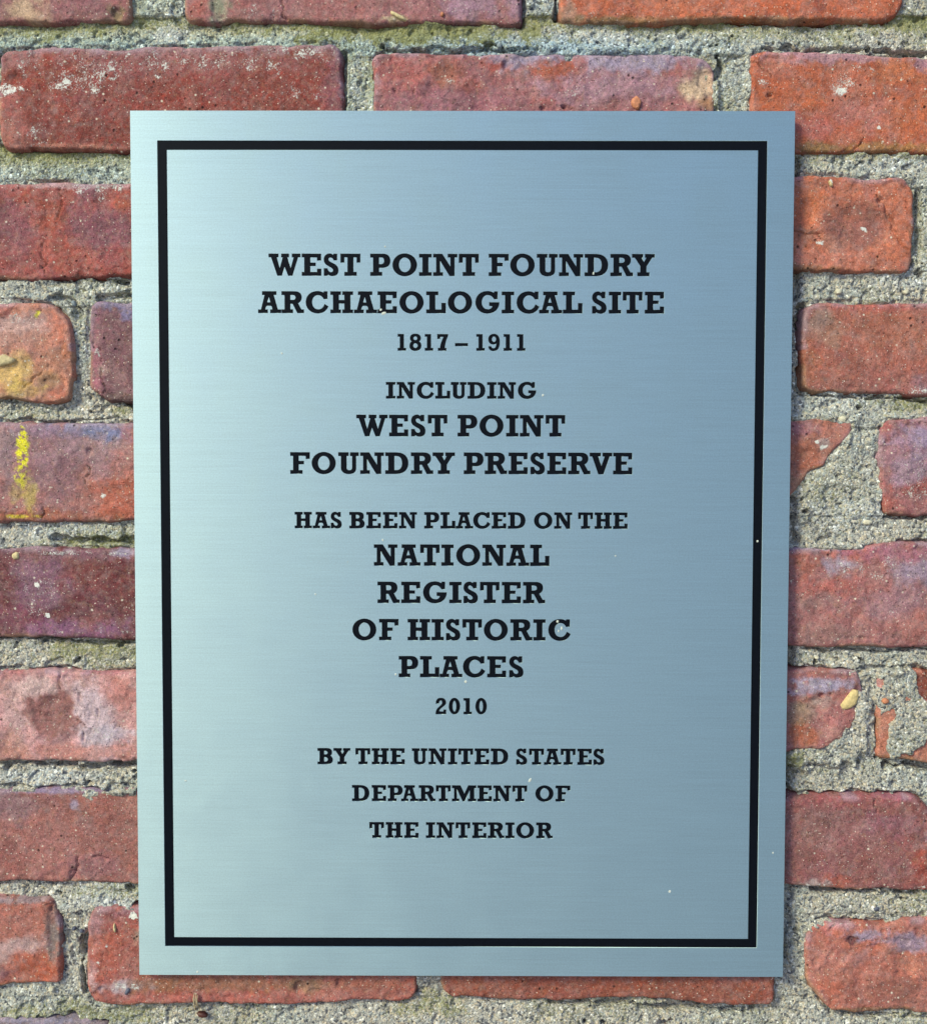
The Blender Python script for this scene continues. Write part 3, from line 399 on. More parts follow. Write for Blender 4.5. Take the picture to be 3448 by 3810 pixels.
polys = []
for i, b in enumerate(B):
    P = round_poly(b['p'], b.get('r', 28)); polys.append(P); b['P'] = P
    xs_ = [p[0] for p in P]; ys_ = [p[1] for p in P]
    gx1 = axis2(min(xs_) - 14, max(xs_) + 14, 4.6, WPX); gy1 = axis2(min(ys_) - 14, max(ys_) + 14, 4.6, HPX)
    X, Y = np.meshgrid(gx1, gy1)
    rg = b.get('rough', 1.0)
    d = poly_sdf(X + fbm(X, Y, 150, 4, i, 0.62) * 8, Y + fbm(X, Y, 170, 4, i + 50, 0.62) * 9, P)
    inner = sstep(-5, 60, d)
    h = b.get('o', 0.0) + fbm(X, Y, 420, 2, i + 3) * 1.3 + fbm(X, Y, 90, 3, i + 9) * 0.55 * rg + fbm(X, Y, 26, 3, i + 5, 0.6) * 0.26 * rg
    R = 15.0; t = np.clip(1 - d / R, 0, 1)
    h = h - 2.1 * (1 - np.sqrt(np.clip(1 - t * t, 0, 1))) - np.clip(-d, 0, None) * 0.9
    h = h - sstep(0.30, 0.5, fbm(X, Y, 40, 2, i + 77)) * 0.5 * rg * sstep(10, 40, 60 - d)     # chipped arrises
    base = lin(b['c'])
    tint = np.broadcast_to(base, X.shape + (3,)).copy()
    pale_ = base * 0.55 + lin((205, 168, 150)) * 0.45; mauve = base * 0.5 + lin((140, 96, 112)) * 0.5; rusty = base * np.array([1.12, 0.92, 0.72]); dark_ = base * 0.62
    for q, (cc, sz, lo_, am_) in enumerate(((mauve, 170, 0.02, 0.75), (rusty, 120, 0.04, 0.7), (pale_, 75, 0.12, 0.6), (dark_, 60, 0.18, 0.55), (pale_, 26, 0.22, 0.5), (dark_, 22, 0.26, 0.5))):
        mk = sstep(lo_, lo_ + 0.38, fbm(X, Y, sz, 5, i * 5 + q * 17 + 400, 0.62)) * am_ * 0.55
        tint = tint * (1 - mk[..., None]) + cc * mk[..., None]
    for k, (cx, cy, rx, ry, c, st) in enumerate(sorted(b.get('blobs', []), key=lambda q: q[5] >= 1.2)):
        mk = np.clip(blob_mask(X, Y, cx, cy, rx, ry, i * 13 + k + 200, 0.35 if st >= 1.2 else 0.6) * st, 0, 1)
        if c == YEL: mk = mk * sstep(-0.22, 0.12, fbm(X, Y, 17, 4, 991, 0.7) * 1.3 + (mk - 0.62))
        tint = tint * (1 - mk[..., None]) + lin(c) * mk[..., None]
    # patina: a darker, browner skin along the lower arris and pale worn top arris
    for k, (cx, cy, rx, ry, dep) in enumerate(b.get('dents', [])):
        q = np.sqrt(((X - cx) / rx) ** 2 + ((Y - cy) / ry) ** 2) + fbm(X, Y, min(rx, ry) + 8, 2, k + 8) * 0.25
        h = h - dep * (1 - sstep(0.45, 1.05, q))
    for cr in b.get('cracks', []):
        cw = b.get('crackw', 2.0)
        q = line_dist(X + fbm(X, Y, 30, 2, 5) * 14, Y + fbm(X, Y, 30, 2, 6) * 10, cr)
        ck = 1 - sstep(cw * 0.5, cw * 1.7, q); h = h - 1.6 * ck
    lime = np.zeros_like(X)
    for k, (cx, cy, rx, ry, am) in enumerate(b.get('lime', [])):
        lime = np.maximum(lime, blob_mask(X, Y, cx, cy, rx, ry, i * 7 + k + 900, 0.7) * am)
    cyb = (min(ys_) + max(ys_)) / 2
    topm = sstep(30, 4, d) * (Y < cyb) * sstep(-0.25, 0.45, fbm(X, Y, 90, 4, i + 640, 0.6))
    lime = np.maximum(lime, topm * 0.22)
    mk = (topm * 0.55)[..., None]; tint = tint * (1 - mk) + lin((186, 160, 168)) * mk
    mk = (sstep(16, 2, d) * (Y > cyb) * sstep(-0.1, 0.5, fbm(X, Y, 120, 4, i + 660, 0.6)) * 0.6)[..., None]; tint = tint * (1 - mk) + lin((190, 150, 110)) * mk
    lime = lime * 0.92 + 0.03 + 0.10 * np.clip(fbm(X, Y, 200, 3, i + 700), 0, 1)
    x, z = to_plane(X, Y, YB); y = YB - h * 0.001
    keep = ((d[:-1, :-1] > -13) & (d[1:, 1:] > -13) & (d[:-1, 1:] > -13) & (d[1:, :-1] > -13))
    ox, oz = to_plane(np.mean(xs_), np.mean(ys_), YB); org = (float(ox), YB, float(oz))
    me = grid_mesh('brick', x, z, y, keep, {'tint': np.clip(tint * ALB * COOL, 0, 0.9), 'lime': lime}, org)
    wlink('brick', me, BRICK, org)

# mortar: one height field filling every joint
gx1 = axis2(-5200, 8700, 3.8, WPX); gy1 = axis2(-3200, 9000, 3.8, HPX)
gx1 = np.unique(np.round(gx1, 3)); gy1 = np.unique(np.round(gy1, 3))
X, Y = np.meshgrid(gx1, gy1)
D = np.full(X.shape, -1e9)
for P in polys:
    xs_ = [p[0] for p in P]; ys_ = [p[1] for p in P]
    j0, j1 = np.searchsorted(gx1, [min(xs_) - 70, max(xs_) + 70]); i0, i1 = np.searchsorted(gy1, [min(ys_) - 70, max(ys_) + 70])
    sl = (slice(i0, i1), slice(j0, j1))
    D[sl] = np.maximum(D[sl], poly_sdf(X[sl], Y[sl], P))
PD = poly_sdf(X, Y, PLQ)
T = np.full(X.shape, 0.5)
for k in range(len(ROWS) - 1):
    a, b_ = ROWS[k][1], ROWS[k + 1][0]
    m_ = (Y >= a - 20) & (Y <= b_ + 20)
    T[m_] = ((Y[m_] - a) / (b_ - a)).clip(0, 1)
h = -2.9 + fbm(X, Y, 260, 3, 40) * 1.5 + fbm(X, Y, 60, 3, 41, 0.6) * 0.8 + fbm(X, Y, 14, 3, 42, 0.65) * 0.38
h += (T - 0.5) * 2.0
h -= sstep(13, 3, -D) * np.clip(0.9 + fbm(X, Y, 110, 3, 47) * 2.4, 0, 3.0)   # broken hairline where the mortar has shrunk from the bricks
pit = sstep(0.42, 0.62, fbm(X, Y, 34, 2, 60)); h -= pit * 1.6
h += -1.6 * sstep(600, 0, Y) * sstep(0.7, 0.0, T)                       # weather-struck joints at the top
for ln, w, dep in SLITS:
    lx = [p[0] for p in ln]; ly = [p[1] for p in ln]
    j0, j1 = np.searchsorted(gx1, [min(lx) - 60, max(lx) + 60]); i0, i1 = np.searchsorted(gy1, [min(ly) - 60, max(ly) + 60])
    sl = (slice(i0, i1), slice(j0, j1))
    q = line_dist(X[sl], Y[sl] + fbm(X[sl], Y[sl], 60, 3, 12) * 12, ln)
    w2 = w * (1 + fbm(X[sl], Y[sl], 45, 3, 13) * 1.1)
    h[sl] -= dep * (1 - sstep(w2 * 0.5, w2 * 1.6, q))
sm = poly_sdf(X + fbm(X, Y, 24, 3, 70) * 14, Y + fbm(X, Y, 24, 3, 71) * 14, SMEAR)
sk = sstep(-14, 8, sm)
h = h * (1 - sk) + (1.2 + fbm(X, Y, 70, 3, 72) * 1.0 + fbm(X, Y, 16, 3, 42, 0.65) * 0.5) * sk
# mortar spread over the eroded foot of the brick below it, and smeared here and there over the arrises
sm2 = poly_sdf(X + fbm(X, Y, 30, 3, 73) * 22, Y + fbm(X, Y, 30, 3, 74) * 22, [(2900, 2790), (3010, 2775), (3090, 2735), (3150, 2690), (3185, 2600), (3215, 2560), (3230, 2700), (3180, 2830), (2900, 2850)])
sk2 = sstep(-22, 10, sm2); h = h * (1 - sk2) + (-0.2 + fbm(X, Y, 60, 3, 75) * 1.4 + fbm(X, Y, 14, 3, 42, 0.65) * 0.4) * sk2
ar = sstep(0.12, 0.45, fbm(X, Y, 150, 4, 76, 0.6)) * sstep(24, -6, D) * sstep(-30, 0, D); h += ar * 3.0
# mortar spread up into the broken corner of the brick
bk = sstep(-40, 20, poly_sdf(X, Y, [(3150, 1640), (3250, 1620), (3270, 1920), (3000, 1980), (2940, 1900), (3020, 1800)]))
h += bk * 2.2
mbase = lin((188, 190, 178)) * 1.13; mgreen = lin((172, 182, 140)) * 1.09; mblue = lin((168, 192, 200)) * 1.22; mtan = lin((196, 192, 178)) * 1.13; mwhite = lin((208, 212, 206)) * 1.13
tint = np.broadcast_to(mbase, X.shape + (3,)).copy()
def lay(mask, c):
    global tint
    mask = mask[..., None]; tint = tint * (1 - mask) + c * mask
lay(sstep(-0.25, 0.35, fbm(X, Y, 420, 3, 80)) * 0.7, mtan)
topleft = sstep(1900, 1200, X) * sstep(760, 560, Y)
lay(np.clip(topleft + sstep(3000, 2200, X) * sstep(500, 300, Y), 0, 1) * sstep(0.25, 0.85, T) * 0.85, mblue)
lay(np.clip(topleft * 0.5, 0, 1) * 0.8, mgreen)
for cx, cy, rx, ry in ((610, 90, 90, 90), (470, 1070, 110, 50), (2300, 130, 260, 46), (3380, 600, 200, 40), (1330, 380, 70, 120), (180, 1960, 180, 40), (3150, 1900, 140, 60), (150, 2890, 200, 30), (400, 3330, 120, 40), (3100, 1480, 160, 60), (3350, 1030, 160, 60)):
    lay(blob_mask(X, Y, cx, cy, rx, ry, int(cx), 0.7) * 0.7, mwhite)
moss = 0.16 + 0.55 * sstep(0.6, 0.0, T) * sstep(1200, 300, Y) + 0.25 * fbm(X, Y, 300, 3, 90)
for cx, cy, rx, ry, a in ((1600, 115, 560, 60, .85), (200, 110, 300, 45, .6), (3000, 110, 500, 50, .45), (150, 575, 380, 40, .5), (430, 2020, 240, 40, .6), (300, 2420, 280, 45, .55), (3350, 1500, 160, 40, .55), (450, 3310, 260, 30, .4), (2930, 2830, 60, 60, .6), (300, 3780, 380, 60, .5), (3000, 2450, 160, 40, .25), (2990, 600, 100, 40, .3), (500, 1510, 90, 40, .5), (1600, 3740, 140, 60, .5), (130, 1530, 160, 40, .3)):
    moss = np.maximum(moss, blob_mask(X, Y, cx, cy, rx, ry, int(cx) + 5, 0.7) * a)
x, z = to_plane(X, Y, YB + 0.004); y = YB - h * 0.001
hid = (D > 34) & (sm < -20); hid |= PD > 110
keep = ~(hid[:-1, :-1] & hid[1:, 1:] & hid[:-1, 1:] & hid[1:, :-1]) & (z[1:, 1:] > GZ - 0.05) & (z[1:, 1:] < 0.72) & (np.abs(x[1:, 1:]) < 1.02)
org = (0.0, YB + 0.004, 0.0)
me = grid_mesh('mortar', x, z, y, keep, {'tint': np.clip(tint * ALB * np.array([1.08, 1.04, 1.22]), 0, 0.95), 'moss': np.clip(moss, 0, 1)}, org)
wlink('mortar', me, MORTAR, org)

# the wall's body behind the joints
def box_mesh(name, x0, x1, y0, y1, z0, z1):
    me = bpy.data.meshes.new(name)
    v = [(x, y, z) for z in (z0, z1) for y in (y0, y1) for x in (x0, x1)]
    me.from_pydata(v, [], [(0, 2, 3, 1), (4, 5, 7, 6), (0, 1, 5, 4), (2, 6, 7, 3), (0, 4, 6, 2), (1, 3, 7, 5)]); return me
wlink('wall_core', box_mesh('wall_core', -1.03, 1.03, 0, 0.28, -0.79, 0.79), simple('old_brick_core', (0.2, 0.11, 0.08), 0.9, 0.3, 60), (0, YB + 0.02, GZ + 0.79))

# bricks further along the same courses, beyond the edges of the picture (simple, shared meshes)
def plain_brick(seed, L, Hh):
    rnd = random.Random(seed); me = bpy.data.meshes.new('brick'); nx, nz = 10, 5
    v = []; f = []
    for j in range(nz + 1):
        for i in range(nx + 1):
            u, w = i / nx, j / nz; ed = i in (0, nx) or j in (0, nz)
            uu = (u - 0.5) * L * (1.0 if ed else 0.96); ww = (w - 0.5) * Hh * (1.0 if ed else 0.9)
            v.append((uu, (0.009 if ed else 0.0) + rnd.uniform(-0.0006, 0.0006), ww))
    for j in range(nz):
        for i in range(nx):
            a = j * (nx + 1) + i; f.append((a, a + 1, a + nx + 2, a + nx + 1))
    me.from_pydata(v, [], f); me.polygons.foreach_set('use_smooth', [True] * len(f))
    c = lin(rnd.choice([(172, 84, 62), (150, 70, 62), (190, 105, 80), (165, 100, 95)])) * ALB
    at = me.attributes.new('tint', 'FLOAT_COLOR', 'POINT'); at.data.foreach_set('color', np.tile([*c, 1], len(v)).astype(np.float32))
    at = me.attributes.new('lime', 'FLOAT', 'POINT'); at.data.foreach_set('value', np.full(len(v), 0.05, np.float32))
    me.materials.append(BRICK); return me
BL, BH, JW = 1262 * PXM, 360 * PXM, 128 * PXM
shared = [plain_brick(s, BL, BH) for s in range(6)]
ext = {}
for b in B:
    xs_ = [p[0] for p in b['P']]; ys_ = [p[1] for p in b['P']]; cyy = (min(ys_) + max(ys_)) / 2
    k = min(range(10), key=lambda r: abs((ROWS[r][0] + ROWS[r][1]) / 2 - cyy)); e = ext.setdefault(k, [1e9, -1e9])
    e[0] = min(e[0], min(xs_)); e[1] = max(e[1], max(xs_))
rnd = random.Random(3)
for k in range(-6, 19):
    yc = (ROWS[k][0] + ROWS[k][1]) / 2 if 0 <= k < 10 else (ROWS[0][0] + ROWS[0][1]) / 2 + k * 458.0
    x0_, zc = to_plane(WPX / 2, yc, YB); zc = float(zc)
    if zc - BH / 2 < GZ or zc + BH / 2 > 0.71: continue
    spans = []
    if k in ext:
        lo, hi = [float(to_plane(v_, yc, YB)[0]) for v_ in ext[k]]
        xx = lo - JW - BL / 2
        while xx > -0.95: spans.append(xx); xx -= BL + JW
        xx = hi + JW + BL / 2
        while xx < 0.95: spans.append(xx); xx += BL + JW
    else:
        xx = -0.92 + (0.11 if k % 2 else 0)
        while xx < 0.92: spans.append(xx); xx += BL + JW
    for xx in spans:
        wlink('brick', rnd.choice(shared), BRICK, (xx, YB + rnd.uniform(-0.0008, 0.0008), zc))

# stones and flakes caught in the wall
def pebble(name, px, py, rx, ry, ang, thick, out, mat, parent_fn, seed, pts=None):
    rnd = random.Random(seed); n = 14; rings = [(1.0, 0.0), (0.93, 0.45), (0.72, 0.8), (0.4, 0.97)]
    cx, cz = [float(q) for q in to_plane(px, py, YB)]
    prof = []
    for i in range(n):
        a = 2 * math.pi * i / n
        if pts:
            best = 0
            dx_, dz_ = math.cos(a), math.sin(a)
            for q in range(len(pts)):
                (ax, ay), (bx, by) = pts[q], pts[(q + 1) % len(pts)]
                ax, ay, bx, by = ax - px, py - ay, bx - px, py - by
                den = dx_ * (by - ay) - dz_ * (bx - ax)
                if abs(den) < 1e-6: continue
                t = (ax * (by - ay) - ay * (bx - ax)) / den; u = (ax * dz_ - ay * dx_) / den
                if t > 0 and 0 <= u <= 1: best = max(best, t)
            r = best; prof.append((dx_ * r * PXM, dz_ * r * PXM))
        else:
            k = 1 + rnd.uniform(-0.14, 0.14); ux, uz = math.cos(a) * rx * k, math.sin(a) * ry * k
            ca, sa = math.cos(ang), math.sin(ang); prof.append(((ux * ca - uz * sa) * PXM, (ux * sa + uz * ca) * PXM))
    v = []; f = []
    for (s, hh) in rings:
        for (a, b) in prof: v.append((a * s, -hh * thick + rnd.uniform(-.04, .04) * thick, b * s))
    v.append((0, -thick, 0)); c = len(v) - 1
    for (a, b) in prof: v.append((a, thick * 0.8, b))
    for r in range(3):
        for i in range(n): f.append((r * n + i, r * n + (i + 1) % n, (r + 1) * n + (i + 1) % n, (r + 1) * n + i))
    for i in range(n): f.append((3 * n + i, 3 * n + (i + 1) % n, c))
    for i in range(n): f.append((i, 4 * n + 1 + i, 4 * n + 1 + (i + 1) % n, (i + 1) % n))
    me = bpy.data.meshes.new(name); me.from_pydata(v, [], f); me.polygons.foreach_set('use_smooth', [True] * len(f))
    return parent_fn(name, me, mat, (cx, YB - out, cz))
STONE = {k: simple('stone_' + k, tuple(lin(c) * 0.7), 0.7, 0.3, 420, 0.0014) for k, c in
         dict(cream=(238, 208, 150), peach=(218, 140, 105), white=(225, 215, 195), slate=(95, 98, 120), ivory=(228, 205, 160), rust=(190, 100, 70), blue=(150, 160, 170)).items()}
z4 = lambda x, y: (2900 + x / 3.328, 2500 + y / 3.328)
o = pebble('stone_chip', 3160, 2605, 0, 0, 0, 0.0018, 0.0, STONE['cream'], wlink, 1, [z4(*q) for q in ((925, 170), (965, 225), (978, 300), (945, 400), (870, 455), (800, 478), (738, 455), (738, 405), (800, 335), (870, 255))])
o['label'] = 'cream coloured flake set in the end of a brick'
for k, (px, py, rx, ry, ang, m_, out) in enumerate([
    (2366, 384, 17, 24, 0.2, 'peach', 0.0005), (64, 2068, 15, 15, 0.4, 'ivory', 0.001), (14, 1342, 44, 20, 0.1, 'ivory', 0.0018), (478, 3682, 8, 16, -0.5, 'slate', 0.0018),
    (3288, 2606, 13, 11, 0, 'peach', 0.0015), (3040, 2449, 9, 7, 0, 'white', -0.002), (1858, 166, 10, 9, 0, 'blue', -0.002), (188, 3687, 11, 9, 0, 'white', -0.002), (302, 3468, 9, 8, 0, 'slate', -0.002),
    (272, 3460, 8, 7, 0, 'slate', -0.002), (3262, 3384, 12, 9, 0.3, 'slate', -0.002), (3204, 2660, 6, 6, 0, 'white', -0.002), (3086, 685, 5, 12, 0.5, 'ivory', 0.001), (1482, 62, 34, 7, -0.5, 'ivory', 0.0005),
    (188, 1093, 8, 6, 0, 'white', -0.002), (272, 1128, 8, 12, 0.5, 'blue', -0.002), (3120, 1084, 14, 10, 0, 'white', -0.0015), (3372, 1086, 10, 9, 0, 'white', -0.0015), (3140, 1560, 20, 14, 0, 'white', -0.002),
    (3230, 1944, 20, 10, 0, 'white', -0.002), (1645, 55, 7, 9, 0, 'peach', 0.0003), (430, 3450, 5, 17, 0.1, 'ivory', 0.001)]):
    pebble('pebble', px, py, rx, ry, ang, 0.0016, out, STONE[m_], wlink, 20 + k)

# ---------------------------------------------------------------- the plaque
GL = {  # glyph outlines: (left, baseline, pixels per cap height, svg-like paths), y down
'W': (50, 485, 418, "M50 67 L240 67 L240 137 L208 137 L262 340 L320 137 L290 137 L290 67 L440 67 L440 137 L408 137 L470 340 L528 137 L492 137 L492 67 L657 67 L657 137 L612 137 L503 485 L422 485 L355 320 L303 485 L216 485 L98 137 L50 137 Z"),
'E': (675, 485, 418, "M675 67 L1043 67 L1043 198 L965 198 L965 140 L838 140 L838 236 L942 236 L942 302 L838 302 L838 412 L965 412 L965 350 L1047 350 L1047 485 L675 485 L675 412 L722 412 L722 137 L675 137 Z"),
'S': (1088, 485, 418, "M1345 68 L1345 195 L1278 195 C1262 152 1235 138 1215 140 C1185 142 1174 165 1180 185 C1190 220 1250 235 1300 265 C1345 292 1368 330 1368 385 C1368 450 1325 490 1262 490 C1225 490 1195 482 1175 463 L1160 485 L1090 485 L1090 342 L1160 342 C1165 385 1190 415 1225 415 C1255 415 1270 395 1264 368 C1255 335 1200 318 1150 285 C1105 255 1090 220 1090 175 C1090 108 1140 63 1200 63 C1228 63 1248 72 1262 90 L1280 68 Z"),
'T': (1403, 485, 415, "M1403 70 L1780 70 L1780 238 L1708 238 L1708 140 L1648 140 L1648 412 L1710 412 L1710 485 L1477 485 L1477 412 L1535 412 L1535 140 L1478 140 L1478 238 L1403 238 Z"),
'P': (38, 485, 415, "M38 70 L290 70 C370 70 418 125 418 203 C418 285 360 335 280 335 L205 335 L205 412 L263 412 L263 485 L38 485 L38 412 L92 412 L92 142 L38 142 Z M205 142 L250 142 C285 142 300 168 300 203 C300 240 280 265 250 265 L205 265 Z"),
'O': (457, 485, 415, "E688 278 231 214 E690 278 112 136"),
'I': (957, 487, 415, "M957 73 L1195 73 L1195 143 L1135 143 L1135 417 L1195 417 L1195 487 L957 487 L957 417 L1020 417 L1020 143 L957 143 Z"),
'N': (1222, 487, 413, "M1222 75 L1395 75 L1545 310 L1545 143 L1495 143 L1495 75 L1677 75 L1677 143 L1625 143 L1625 489 L1530 489 L1355 210 L1355 417 L1408 417 L1408 487 L1222 487 L1222 417 L1278 417 L1278 143 L1222 143 Z"),
'U': (25, 397, 335, "M25 62 L187 62 L187 120 L155 120 L155 300 C155 325 170 340 197 340 C225 340 240 325 240 300 L240 120 L208 120 L208 62 L343 62 L343 120 L303 120 L303 310 C303 370 260 401 190 401 C115 401 67 365 67 305 L67 120 L25 120 Z"),
'D': (745, 397, 335, "M745 62 L920 62 C1040 62 1103 130 1103 230 C1103 335 1030 397 920 397 L745 397 L745 340 L792 340 L792 120 L745 120 Z M887 120 L925 120 C980 122 1005 165 1005 230 C1005 295 975 335 925 338 L887 338 Z"),
'R': (1133, 397, 335, "M1133 62 L1335 62 C1405 62 1445 95 1445 155 C1445 195 1425 230 1388 245 L1440 340 L1480 340 L1480 397 L1378 397 L1305 255 L1270 255 L1270 340 L1310 340 L1310 397 L1133 397 L1133 340 L1180 340 L1180 120 L1133 120 Z M1270 120 L1310 120 C1335 120 1350 138 1350 158 C1350 180 1335 195 1310 195 L1270 195 Z"),
'Y': (1458, 397, 335, "M1458 62 L1628 62 L1628 118 L1605 118 L1640 185 L1677 118 L1655 118 L1655 62 L1805 62 L1805 118 L1765 118 L1680 250 L1680 338 L1727 338 L1727 397 L1540 397 L1540 338 L1585 338 L1585 245 L1500 118 L1458 118 Z"),
'A': (55, 478, 411, "M130 67 L403 67 L403 137 L352 137 L430 410 L493 410 L493 478 L283 478 L283 410 L325 410 C322 365 310 342 290 342 L225 342 C205 350 195 380 190 410 L240 410 L240 478 L55 478 L55 410 L110 410 L178 137 L130 137 Z M260 178 L290 275 L228 275 Z"),
'C': (950, 478, 411, "M1365 67 L1365 213 L1292 213 C1270 165 1230 140 1190 140 C1115 140 1072 200 1072 270 C1072 345 1115 408 1190 408 C1245 408 1290 365 1308 305 L1383 350 C1350 430 1280 485 1185 485 C1050 485 952 395 952 270 C952 145 1050 62 1175 62 C1220 62 1260 75 1285 92 L1298 67 Z"),
'H': (1415, 480, 411, "M1415 69 L1617 69 L1617 137 L1578 137 L1578 232 L1680 232 L1680 137 L1642 137 L1642 69 L1846 69 L1846 137 L1796 137 L1796 412 L1846 412 L1846 480 L1642 480 L1642 412 L1680 412 L1680 300 L1578 300 L1578 412 L1617 412 L1617 480 L1415 480 L1415 412 L1465 412 L1465 137 L1415 137 Z"),
'G': (115, 402, 338, "M463 62 L463 183 L405 183 C385 140 350 120 310 120 C250 120 215 170 215 232 C215 295 255 340 312 340 C345 340 370 325 382 292 L330 285 L330 230 L490 230 C492 330 415 406 305 406 C195 406 117 330 117 230 C117 130 195 57 300 57 C345 57 380 68 400 85 L412 62 Z"),
'L': (1463, 402, 340, "M1463 62 L1652 62 L1652 120 L1605 120 L1605 342 L1700 342 L1700 240 L1770 240 L1770 402 L1463 402 L1463 342 L1512 342 L1512 120 L1463 120 Z"),
'M': (80, 275, 228, "M80 47 L200 47 L255 165 L308 47 L422 47 L422 88 L393 88 L393 235 L422 235 L422 275 L303 275 L303 235 L330 235 L330 115 L258 275 L230 275 L150 105 L152 235 L183 235 L183 275 L80 275 L80 235 L110 235 L110 88 L80 88 Z"),
'B': (60, 370, 305, "M60 65 L235 65 C300 65 330 95 330 140 C330 175 318 195 300 208 C330 225 345 250 345 285 C345 340 305 370 240 370 L60 370 L60 320 L97 320 L97 120 L60 120 Z M183 120 L210 120 C235 122 247 135 247 153 C247 175 235 183 210 184 L183 184 Z M183 240 L215 240 C240 242 253 258 253 278 C253 300 240 315 215 318 L183 318 Z"),
'V': (842, 527, 445, "M842 82 L1073 82 L1073 160 L1020 160 L1085 352 L1152 160 L1107 160 L1107 82 L1308 82 L1308 160 L1255 160 L1130 527 L1022 527 L895 160 L842 160 Z"),
'F': (268, 290, 187, "M268 103 L438 103 L438 162 L402 162 L402 135 L342 135 L342 178 L387 178 L387 208 L342 208 L342 258 L375 258 L375 290 L268 290 L268 258 L293 258 L293 135 L268 135 Z"),
'1': (35, 278, 230, "M35 48 L122 48 L122 240 L152 240 L152 278 L35 278 L35 240 L65 240 L65 85 L35 85 Z"),
'8': (198, 278, 230, "M280 43 C335 43 357 75 357 103 C357 128 345 140 332 150 C352 162 363 180 363 210 C363 258 325 282 281 282 C235 282 198 258 198 210 C198 180 210 162 230 150 C215 140 205 128 205 103 C205 75 225 43 280 43 Z E280 107 26 25 E281 208 31 32"),
'7': (583, 278, 230, "M583 48 L733 48 L733 75 C705 125 690 190 688 240 L710 240 L710 278 L592 278 L592 240 L622 240 C625 190 645 135 670 88 L625 88 L622 115 L583 115 Z"),
'-': (828, 278, 230, "M828 172 L1008 172 L1008 215 L828 215 Z"),
'9': (1288, 278, 230, "M1368 43 C1415 43 1448 80 1448 155 C1448 240 1420 282 1365 282 C1320 282 1290 262 1290 215 L1330 215 C1332 235 1342 243 1362 243 C1385 243 1398 220 1400 178 C1390 188 1375 192 1360 192 C1315 192 1288 160 1288 118 C1288 70 1325 43 1368 43 Z E1367 119 29 37"),
'2': (160, 540, 485, "M165 225 C165 110 215 48 320 48 C420 48 470 110 470 185 C470 245 430 280 370 325 C310 370 275 400 270 450 L390 455 L398 395 L474 400 L476 540 L160 540 C160 440 190 375 260 315 C320 265 355 235 355 190 C355 160 340 135 315 135 C285 135 262 165 262 225 Z"),
'0': (548, 540, 485, "E717 295 168 248 E717 298 54 158"),
}
def glyph_contours(ch):
    x0, yb, capp, path = GL[ch]; k = 100.0 / capp; out = []; cur = None
    toks = path.replace('M', ' M ').replace('L', ' L ').replace('C', ' C ').replace('Z', ' Z ').replace('E', ' E ').split()
    i = 0; pt = None
    while i < len(toks):
        t = toks[i]
        if t in 'ML':
            p = (float(toks[i + 1]), float(toks[i + 2])); i += 3
            if t == 'M': cur = []; out.append(cur)
            cur.append(p); pt = p
        elif t == 'C':
            q = [float(v) for v in toks[i + 1:i + 7]]; i += 7
            for s in (1/6, 2/6, 3/6, 4/6, 5/6, 1):
                a = (1 - s) ** 3; b = 3 * s * (1 - s) ** 2; c = 3 * s * s * (1 - s); d = s ** 3
                cur.append((a * pt[0] + b * q[0] + c * q[2] + d * q[4], a * pt[1] + b * q[1] + c * q[3] + d * q[5]))
            pt = cur[-1]
        elif t == 'Z': i += 1
        elif t == 'E':
            cx, cy, rx, ry = [float(v) for v in toks[i + 1:i + 5]]; i += 5
            out.append([(cx + rx * math.cos(2 * math.pi * n / 32), cy + ry * math.sin(2 * math.pi * n / 32)) for n in range(32)])
    return [[((x - x0) * k, (yb - y) * k) for x, y in c] for c in out]
GC = {ch: glyph_contours(ch) for ch in GL}
def profile(ch):
    lo = [None] * 12; hi = [None] * 12
    for c in GC[ch]:
        for i in range(len(c)):
            (x0, y0), (x1, y1) = c[i], c[(i + 1) % len(c)]
            for t in range(25):
                x = x0 + (x1 - x0) * t / 24; y = y0 + (y1 - y0) * t / 24
                k0 = int((y + 4) / 9)
                for k in (k0, int((y + 4 + 1.5) / 9), int((y + 4 - 1.5) / 9)):
                    if 0 <= k < 12:
                        lo[k] = x if lo[k] is None else min(lo[k], x); hi[k] = x if hi[k] is None else max(hi[k], x)
    return lo, hi
PROF = {ch: profile(ch) for ch in GC}

